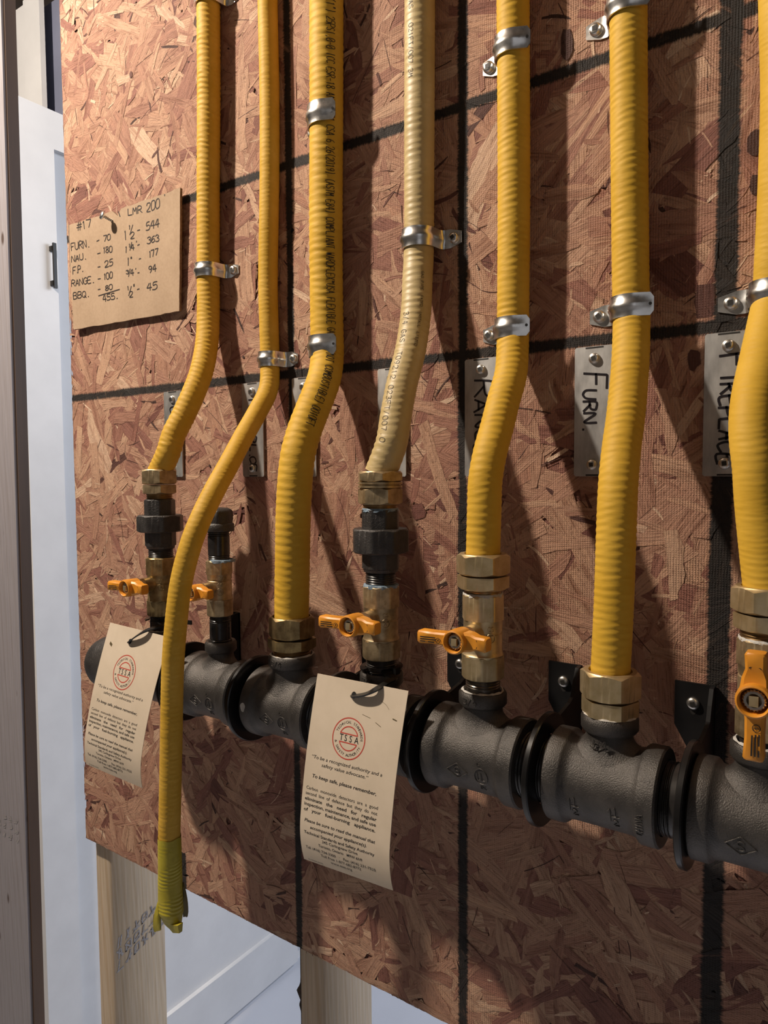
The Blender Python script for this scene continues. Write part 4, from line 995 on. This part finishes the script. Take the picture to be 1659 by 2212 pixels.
mb.add([(x0 - .006, -.150, zz + .002), (x0 + .010, -.149, zz + .006), (x0 + .010, -.1475, zz - .002), (x0 + .001, -.1475, zz - .005), (x0 - .006, -.143, zz + .002), (x0 + .010, -.143, zz + .006), (x0 + .010, -.144, zz - .002), (x0 + .001, -.144, zz - .005)], [(0,1,2,3),(7,6,5,4),(0,4,5,1),(1,5,6,2),(2,6,7,3),(3,7,4,0)]); obj('tape_end', mb, 'tape', tp, smooth=0)

# ------------------------------------------------------------------ pipe straps
def strap(k, u, v, side, label, wd=.0150, foot=.021, tilt=0.0):
    """side=-1: foot and screw left of the hose, free ear on its right; side=+1: foot on the right"""
    H = hoses[k]; z = P(u, v, -H.r)[2]; c, tt, ff, gg = H.at_z(z); xc, yc = c[0], c[1]; R = H.r + .0011; th = .0012
    t = thing('pipe_strap', label, 'strap', (xc, 0, z), 'zinc straps holding the hoses')
    prof = []
    fx = R + foot
    prof += [(side * fx, -.0006), (side * (R + .010), -.0006), (side * (R + .0048), -.0008), (side * (R + .0022), -.0022), (side * (R + .0006), -.006)]
    for a in np.linspace(0, PI if side > 0 else math.radians(116), 26):
        prof.append((side * R * math.cos(a), yc - R * math.sin(a)))
    if side > 0: prof += [(-side * (R + .0002), yc + .0035)]
    else:
        # the free ear stands off straight from the hose
        a = math.radians(116); p0 = np.array(prof[-1]); dr = np.array((math.sin(a), -math.cos(a)))
        prof += [tuple(p0 + dr * q) for q in (.004, .0075, .0100, .0125)]
    pts = np.array(prof); d = np.gradient(pts, axis=0); d /= np.linalg.norm(d, axis=1)[:, None]; nrm = np.c_[d[:, 1], -d[:, 0]]
    cen = np.array((0, yc)); 
    for i in range(len(nrm)):
        if nrm[i] @ (pts[i] - cen) < 0 and i > 5: nrm[i] = -nrm[i]
        if i <= 5 and nrm[i][1] > 0: nrm[i] = -nrm[i]
    zs = [(-.5, 0), (-.49, .25), (-.46, .35), (-.22, .35), (-.10, 1.5), (.10, 1.5), (.22, .35), (.46, .35), (.49, .25), (.5, 0)]
    mb = MB(); rows_o, rows_i = [], []
    n = len(pts)
    for i in range(n):
        cham = 0
        if i == 0 or (i == n - 1): cham = .20
        bead = 1.0 if 5 < i < n - 4 else (.0 if (i < 3 or i > n - 3) else .5)
        ro, ri = [], []
        for (q, hgt) in zs:
            hh = th * (.9 if hgt <= .35 else .9 + (hgt - .35) * bead)
            if abs(q) >= .5: hh = 0.0002
            zq = z + q * wd * (1 - cham * 2 * (abs(q) > .3))
            p = pts[i] + nrm[i] * hh; ro.append((xc + p[0], p[1], zq)); ri.append((xc + pts[i][0], pts[i][1], zq))
        rows_o.append(ro); rows_i.append(ri)
    full = [o_ + i_[::-1] for o_, i_ in zip(rows_o, rows_i)]
    mb.grid(full, closed_u=True, caps=(True, True)); obj('band', mb, 'zinc', t, smooth=50)
    screw(t, xc + side * (R + .0135), -.0018, z, .0048, .0034, rot=random.uniform(0, 1.5))
    if side < 0:
        p = pts[-2] + nrm[-2] * (th + .0004); mb = MB(); o = np.array((xc + p[0], p[1], z)); ax = np.array((nrm[-2][0], nrm[-2][1], 0)); w = np.cross(ax, Zv)
        mb.lathe([(.0011, -.0004), (.0011, .0001)], (o, ax, w, Zv), 14); obj('ear_hole', mb, 'recess', t, smooth=0)
strap(1, 455, -2, 1, 'zinc strap at the top edge of the photo on the leftmost hose')
strap(1, 450, 588, 1, 'zinc strap on the leftmost hose, level with the cardboard note')
strap(2, 583, 778, 1, 'zinc strap on the thin loose hose, screwed at its right', wd=.0155, foot=.019)
strap(3, 705, 258, -1, 'upper zinc strap on the thick printed hose', wd=.0195, foot=.012)
strap(3, 704, 752, -1, 'lower zinc strap on the thick printed hose', wd=.0195, foot=.004)
strap(4, 905, 520, 1, 'zinc strap on the pale faded hose, screwed at its right', wd=.0165, foot=.021)
strap(5, 1109, 108, -1, 'upper zinc strap on the range hose', wd=.0165, foot=.019)
strap(5, 1108, 712, -1, 'lower zinc strap on the range hose, just above its bend', wd=.0165, foot=.019)
strap(6, 1358, 18, -1, 'upper zinc strap on the furnace hose near the top of the photo', wd=.0165, foot=.021)
strap(6, 1364, 668, -1, 'lower zinc strap on the furnace hose above the plate lettered FURN', wd=.0165, foot=.021)
strap(7, 1671, 636, -1, 'zinc strap at the right edge above the plate lettered FIREPLACE', wd=.0165, foot=.022)

# ------------------------------------------------------------------ label plates
PX = [-.696, -.5655, -.4930, -.3856, -.2936, -.1963, -.1020]
PLAB = ['bare steel plate behind the leftmost hose', 'narrow steel plate behind the thin hose with a smeared marking', 'steel plate behind the thick printed hose', 'steel plate behind the pale faded hose',
        'steel plate hand-lettered RANGE behind the range hose', 'steel plate hand-lettered FURN beside the furnace hose', 'steel plate hand-lettered FIREPLACE near the right edge']
words = ['C', 'N.  RPL.CE', '', '', 'RANGE', 'FURN.', 'FIREPLACE']
for i, px in enumerate(PX):
    z0, z1, w = 1.2548, 1.3550, .0310
    t = thing('label_plate', PLAB[i], 'plate', (px + w / 2, 0, z0), 'steel plates on the board')
    y0 = -.0016
    mb = MB(); c = .0012
    out = [(px, z0 + c), (px + c, z0), (px + w - c, z0), (px + w, z0 + c), (px + w, z1 - c), (px + w - c, z1), (px + c, z1), (px, z1 - c)]
    mb.poly(out, lambda a, b, d: (a, d, b), (y0 - .0016, y0), None); obj('sheet', mb, 'galv', t, smooth=0)
    yf = y0 - .0016
    screw(t, px + w * .50, yf, z1 - .0095, .0044, .0030, rot=.25)
    screw(t, px + w * .47, yf, z0 + .0090, .0044, .0030, rot=.1)
    mb = MB(); mb.poly([(px + w * .5 + .007 * q, zz) for q, zz in ((-1, z1 - .0016), (1, z1 - .0016), (1, z1 - .0004), (-1, z1 - .0004))], lambda a, b, d: (a, d, b), (yf - .0001, yf), None)
    mb.poly([(px + w * .5 + .006 * q, zz) for q, zz in ((-1, z0 + .0003), (1, z0 + .0003), (1, z0 + .0016), (-1, z0 + .0016))], lambda a, b, d: (a, d, b), (yf - .0001, yf), None)
    obj('cut_slot', mb, 'recess', t, smooth=0)
    if words[i]:
        rg = random.Random(20 + i)
        h1, h, w1, adv, za, xb = {'FIREPLACE': (.0190, .0120, .0120, .0081, .0160, .33), 'RANGE': (.0175, .0112, .0165, .0128, .0185, .30), 'FURN.': (.0180, .0098, .0125, .0092, .0205, .24)}.get(words[i], (.012, .009, .009, .0085, .018, .35))
        za = z1 - za; xb = px + w * xb
        mb = MB(); first = layout(words[i][0], h1, w1, w1 * .8, .03, rg)[0]; rest = layout(words[i][1:], h, adv, adv * .76, .09, rg)[0]
        L = first + [[(a + w1, b) for a, b in pl] for pl in rest]
        strokes(mb, L, .0017, lambda a, b, o: (xb + b, yf - .00025 - o, za - a), step=.0006); obj('hand_lettering', mb, 'marker', t, smooth=0)['label'] = 'black marker lettering'

# ------------------------------------------------------------------ cardboard note
cy = -.0065
cTL, cTR, cBR, cBL = P(151, 488, cy), P(393, 407, cy), P(388, 672, cy), P(160, 712, cy)
t = thing('cardboard_note', 'square of brown cardboard with handwritten gas loads, screwed to the board', 'note', (cTL + cBR) / 2)
mb = MB(); rg = random.Random(9)
def edge(a, b, n, j): return [a + (b - a) * i / n + np.array((rg.uniform(-j, j), 0, rg.uniform(-j, j))) * (0 if i == 0 else 1) for i in range(n)]
out = edge(cTL, cTR, 24, .0006) + edge(cTR, cBR, 16, .0003) + edge(cBR, cBL, 24, .0005) + edge(cBL, cTL, 16, .0007)
n = len(out)
# the small tear in the top edge
for i, p in enumerate(out):
    if i == 11: out[i] = p + np.array((0.0015, 0, -.0075))
cen = sum(out) / n
warp = lambda p: np.array((p[0], p[1] - .0016 * ((p[0] - cen[0]) / .11) ** 2 - .0008 * (p[2] - cen[2]) / .07, p[2]))
A = [warp(p) for p in out]; B = [p + np.array((0, .0032, 0)) for p in A]
# fill by a fan over the slightly warped sheet
rows = []
for s in np.linspace(1, .0, 8): rows.append([warp(cen + (p - cen) * s) for p in out])
mb.grid(rows, closed_u=True); rowsb = [[p + np.array((0, .0032, 0)) for p in r] for r in rows]; mb.grid(rowsb, closed_u=True)
mb.grid([A, B], closed_u=True, mi=1)
obj('sheet', mb, ['cardboard', 'card_edge'], t, smooth=30)
HW = [('#17',215,548,385,500,92),('LMR',820,362,985,325,78),('200',1040,325,1200,272,105),("'",1235,190,1262,182,60),
 ('FURN.',150,785,350,738,85),('-',440,700,475,688,60),('70',525,675,605,655,68),('1',775,655,796,650,110),('1',822,530,845,525,48),('/',838,585,876,575,90),('2',845,640,888,632,75),('-',922,575,958,565,60),('544',1035,542,1190,495,92),
 ('NAU.',150,922,312,888,72),('-',445,852,485,842,60),('180',520,815,625,800,70),('1',780,812,798,808,78),('1',822,745,838,742,42),('/',836,775,868,768,80),('4',852,778,888,770,65),("'",895,722,912,718,45),('-',925,742,950,735,50),('363',1045,705,1188,672,78),
 ('F.P.',165,1062,278,1038,80),('-',450,1005,485,998,60),('25',538,985,630,958,75),('1',806,960,822,956,95),('"',836,955,868,948,90),('-',940,905,965,900,50),('177',1065,865,1175,835,78),
 ('RANGE.',150,1213,400,1165,74),('-',450,1150,485,1142,60),('100',525,1132,625,1105,72),('3',790,1062,820,1056,45),('/',815,1085,845,1075,72),('4',840,1082,880,1074,70),("'",885,1045,900,1042,45),('-',925,1068,945,1062,40),('94',1060,1050,1150,1025,78),
 ('BBQ.',170,1362,342,1330,72),('-',450,1275,480,1268,55),('80',540,1265,625,1240,58),('455.',510,1390,678,1355,72),('1',800,1255,818,1250,50),('/',815,1310,852,1300,90),('2',825,1340,865,1330,68),('"',866,1290,890,1285,95),('-',915,1270,945,1262,50),('45',1035,1268,1160,1235,85)]
mb = MB(); rg = random.Random(33)
cpx = lambda a, b: P(130 + a / 5.53, 400 + b / 5.53, cy)
off_ = lambda p, o: np.array((p[0], warp(p)[1] - .00022 - o, p[2]))
for (s, xa, ya, xb, yb, h) in HW:
    p0, p1 = cpx(xa, ya), cpx(xb, yb); ph = cpx(xa, ya - h); hh = ph[2] - p0[2]; L = np.linalg.norm(p1 - p0)
    nchar = sum(NARROW.get(ch, 1) for ch in s); adv = L / (nchar - .18); lay, w_ = layout(s, hh, adv, adv * .80, .075, rg)
    d = (p1 - p0) / L
    strokes(mb, lay, .00125, lambda a, b, o: off_(p0 + d * a + Zv * b, o), step=.0009)
p0, p1 = cpx(460, 1322), cpx(705, 1245); strokes(mb, [[(0, 0), (1, 0)]], .0013 / np.linalg.norm(p1 - p0), lambda a, b, o: off_(p0 + (p1 - p0) * a + Zv * b * np.linalg.norm(p1 - p0), o), step=.05)
p0, p1 = cpx(700, 312), cpx(722, 378); strokes(mb, [[(0, 0), (1, 0)]], .06, lambda a, b, o: off_(p0 + (p1 - p0) * a + np.array((b * .025, 0, 0)), o), step=.2)
p0, p1 = cpx(122, 455), cpx(148, 1700); strokes(mb, [[(0, 0), (1, 0)]], .002, lambda a, b, o: off_(p0 + (p1 - p0) * a + np.array((b * .25, 0, 0)), o), step=.05)
obj('handwriting', mb, 'pen', t, smooth=0)['label'] = 'black pen handwriting'
# the screw standing proud of the note
e = P(243, 477, cy); hd = P(224, 467, cy - .0105)
ax = (hd - e) / np.linalg.norm(hd - e); uu = np.cross(ax, Zv); uu /= np.linalg.norm(uu); vv = np.cross(uu, ax); Ls = np.linalg.norm(hd - e)
t = thing('wood_screw', 'bright screw standing out of the cardboard note', 'screw', e)
mb = MB(); pr = [(.0009, -.006)] 
k = 0.0
while k < Ls: pr += [(.0014, k), (.0022, k + .0007), (.0014, k + .0014)]; k += .0019
mb.lathe(pr, (e, ax, uu, vv), 20); obj('shank', mb, 'screw', t, smooth=40)
mb = MB(); mb.lathe([(.0018, Ls - .001), (.0050, Ls + .0012), (.0052, Ls + .0022), (.0045, Ls + .0034), (.0020, Ls + .0040)], (e, ax, uu, vv), 28); obj('head', mb, 'zinc', t, smooth=50)

# ------------------------------------------------------------------ paper tags
LINES = [  # text, left, right, row, cap height, slant, weight
 ('\u201cTo be a recognized authority and a', .043, .830, .447, .0180, .18, .000), ('safety value advocate.\u201c', .165, .690, .479, .0180, .18, .000),
 ('To keep safe, please remember,', .072, .790, .545, .0185, .18, .012),
 ('Carbon  monoxide  detectors  are  a  good', .017, .823, .610, .0170, 0, .000), ('second  line  of  defence  but  they  do  not', .015, .823, .638, .0170, 0, .004),
 ('eliminate   the   need   for   regular', .012, .822, .666, .0170, 0, .016), ('inspection, maintenance, and safe use', .012, .820, .693, .0170, 0, .014), ('of   your   fuel-burning   appliance.', .012, .820, .721, .0170, 0, .016),
 ('Please be sure to read the manual that', .033, .830, .775, .0170, .18, .008), ('accompanied your appliance(s).', .105, .745, .806, .0170, .18, .008),
 ('Technical Standards and Safety Authority', .035, .830, .838, .0160, 0, .010), ('345 Carlingview Drive', .250, .650, .862, .0155, 0, .004), ('Toronto, Ontario   M9W 6N9', .205, .700, .889, .0155, 0, .004),
 ('Tel: (416) 734-3300   \u00b7   Fax: (416) 231-7525', .050, .840, .920, .0155, 0, .004), ('Toll Free 1-877-682-8772', .225, .680, .944, .0155, 0, .004), ('www.tssa.org', .335, .575, .967, .0150, 0, .006),
 ('FS-09306-02/05', .060, .235, .992, .0075, 0, .0)]
TYPE = [(type2d(a, sh, wt), x0, x1, tt, ch) for (a, x0, x1, tt, ch, sh, wt) in LINES]
CH = {}
for ch in set('TECHNICALSTANDARDS&SAFETYAUTHORITY'): CH[ch] = type2d(ch, 0, .004)
TSSA = [type2d(ch, 0, .006) for ch in 'TSSA']

def paper_tag(tl, tr, br, bl, bow, curl, label, hole, marks):
    Wd, Ht = np.linalg.norm(tr - tl), np.linalg.norm(bl - tl)
    def S(a, b, o=0.0):
        p = tl * (1 - a) * (1 - b) + tr * a * (1 - b) + br * a * b + bl * (1 - a) * b
        y = -bow * math.sin(PI * min(1, b)) * (0.8 + .2 * a) + curl * max(0, b - .75) ** 2 * 16
        return np.array((p[0], p[1] + y - o, p[2]))
    t = thing('paper_tag', label, 'tag', S(.45, .07), 'cream safety tags on the manifold')
    mb = MB(); na, nb = 10, 40
    rows = [[S(i / na, j / nb) for i in range(na + 1)] for j in range(nb + 1)]; mb.grid(rows)
    rb = [[p + np.array((0, .0005, 0)) for p in r] for r in rows]; mb.grid(rb)
    per = lambda R: R[0] + [r[-1] for r in R[1:]] + R[-1][-2::-1] + [r[0] for r in R[-2:0:-1]]
    mb.grid([per(rows), per(rb)], closed_u=True); obj('card', mb, 'card', t, smooth=40)
    mb = MB(); O = .00010
    for ((V, Fc), x0, x1, tt, ch) in TYPE:
        xs = [p[0] for p in V]; mn, mx = min(xs), max(xs)
        sb = math.sin(PI * tt); mb.add([S(x0 + .030 * sb + (p[0] - mn) / (mx - mn) * (x1 - x0), tt - .018 * sb - .001 - p[1] / .70 * ch, O) for p in V], Fc)
    lx, ly = .458, .288; R0 = .178 * Wd
    def lp(x, y, o=O): return S(lx + x / Wd, ly - y / Ht, o)
    def arcword(word, R, a0, a1, h, inward):
        n = len(word)
        for q, ch in enumerate(word):
            if ch == ' ': continue
            a = a0 + (a1 - a0) * q / (n - 1); V, Fc = CH[ch]; xs = [p[0] for p in V]; m0 = (min(xs) + max(xs)) / 2; k = h / .70
            pts = []
            for (x, y) in V:
                xx, yy = (x - m0) * k, y * k - h / 2
                if inward: rad = R - yy; ang = a + xx / R
                else: rad = R + yy; ang = a - xx / R
                pts.append(lp(rad * math.cos(ang), rad * math.sin(ang)))
            mb.add(pts, Fc)
    Rt = R0 * .80; hh = R0 * .130
    arcword('TECHNICAL STANDARDS', Rt, math.radians(158), math.radians(4), hh, False)
    arcword('& SAFETY AUTHORITY', Rt, math.radians(198), math.radians(335), hh, True)
    xx = -R0 * .56
    for (V, Fc) in TSSA:
        k = R0 * .32 / .70; xs = [p[0] for p in V]; m0 = min(xs); mb.add([lp(xx + (x - m0) * k * .85, y * k - R0 * .15) for x, y in V], Fc); xx += R0 * .31
    obj('printing', mb, 'ink', t, smooth=0)['label'] = 'small black printed text'
    mb = MB(); mp = lambda a, b, o: lp(a, b, O + o)
    circ = lambda r, a0, a1, n=60: [(r * math.cos(a), r * math.sin(a)) for a in np.linspace(math.radians(a0), math.radians(a1), n)]
    strokes(mb, [circ(R0, 0, 360)], R0 * .055, mp, smoothp=False, step=.0008)
    up = circ(R0 * .58, 158, 22, 30); strokes(mb, [up + [up[0]]], R0 * .055, mp, smoothp=False, step=.0008)
    lo = circ(R0 * .58, 202, 338, 30); strokes(mb, [lo + [lo[0]]], R0 * .055, mp, smoothp=False, step=.0008)
    obj('round_emblem', mb, 'red_ink', t, smooth=0)['label'] = 'round red emblem'
    mb = MB(); mb.add([S(hole[0] + .026 * math.cos(a), hole[1] + .0175 * math.sin(a), .0003) for a in np.linspace(0, 2 * PI, 20)[:-1]], [tuple(range(19))]); obj('punched_hole', mb, 'recess', t, smooth=0)
    mb = MB()
    for (pl, w_) in marks: strokes(mb, [pl], w_, lambda a, b, o: S(a, b, O + o), step=.01)
    obj('scuff_mark', mb, 'faint_ink' if False else 'faint_ink', t, smooth=0)
    return S
SB = paper_tag(P(686,1455,-.105), P(882,1493,-.105), P(836,1935,-.127), P(643,1865,-.127), .0050, .008, 'cream paper safety tag in front, hanging from the fourth tee', (.448, .070),
   [([(.57, .155), (.66, .165)], .0022), ([(.74, .07), (.80, .085), (.84, .105)], .0018), ([(.72, .18), (.78, .195)], .003), ([(.89, .145), (.93, .150)], .006)])
SA = paper_tag(P(238,1345,-.103), P(366,1377,-.103), P(296,1707,-.128), P(175,1655,-.132), .0055, .006, 'cream paper safety tag at the far left, partly behind the hanging hose', (.42, .085),
   [([(.10, .13), (.13, .14)], .02)])

# cable ties
def tie(S, hole, i, label, over, tail=None):
    h = S(*hole); x, zz = BX[i], 1.0975
    pts = [h + np.array((-.001, .005, -.002)), h + np.array((-.0002, -.0014, -.0006))] + [P(*q) for q in over]
    zz = pts[-1][2] + .0015
    for a in np.linspace(-50, 250, 16): pts.append(np.array((x + .0158 * math.cos(math.radians(a)), YM + .0158 * math.sin(math.radians(a)), zz + .0005 * math.sin(a / 40))))
    H = Hose(pts, .002, .004, 0, 3, wr=0); t = thing('cable_tie', label, 'cable tie', h, 'black cable ties')
    mb = MB(); rows = []
    for k in range(0, H.n + 1, 2):
        tt = H.t[k]; n1 = np.cross(tt, np.array((0.2, -.3, 1.))); n1 /= np.linalg.norm(n1); n2 = np.cross(tt, n1)
        rows.append([H.c[k] + n2 * a + n1 * b for a, b in ((-.0007, -.0022), (.0007, -.0022), (.0007, .0022), (-.0007, .0022))])
    mb.grid(rows, closed_u=True, caps=(True, True)); obj('band', mb, 'tie', t, smooth=40)
    c = np.array((x + .0165, YM - .004, zz)); mb = MB(); mb.box(c - np.array((.0028, .003, .0028)), c + np.array((.0028, .003, .0028))); obj('head', mb, 'tie', t, smooth=0)
    if tail is not None:
        mb = MB(); d = tail - c; w = np.cross(d, Y); w = w / np.linalg.norm(w) * .0022
        mb.add([c - w + Y * .0006, c + w + Y * .0006, tail + w + Y * .0006, tail - w + Y * .0006, c - w - Y * .0006, c + w - Y * .0006, tail + w - Y * .0006, tail - w - Y * .0006], [(0,1,2,3),(7,6,5,4),(0,4,5,1),(1,5,6,2),(2,6,7,3),(3,7,4,0)]); obj('tail', mb, 'tie', t, smooth=0)
tie(SB, (.448, .070), 3, 'black cable tie holding the front paper tag', [(788,1500,-.111), (812,1489,-.109), (838,1473,-.098), (853,1464,-.0885)])
tie(SA, (.42, .085), 0, 'black cable tie holding the far left paper tag', [(296,1373,-.109), (316,1362,-.106), (340,1354,-.097), (356,1350,-.0885)], tail=P(414, 1345, -.075))

for o in ALL:
    if '_w' in o: del o['_w']
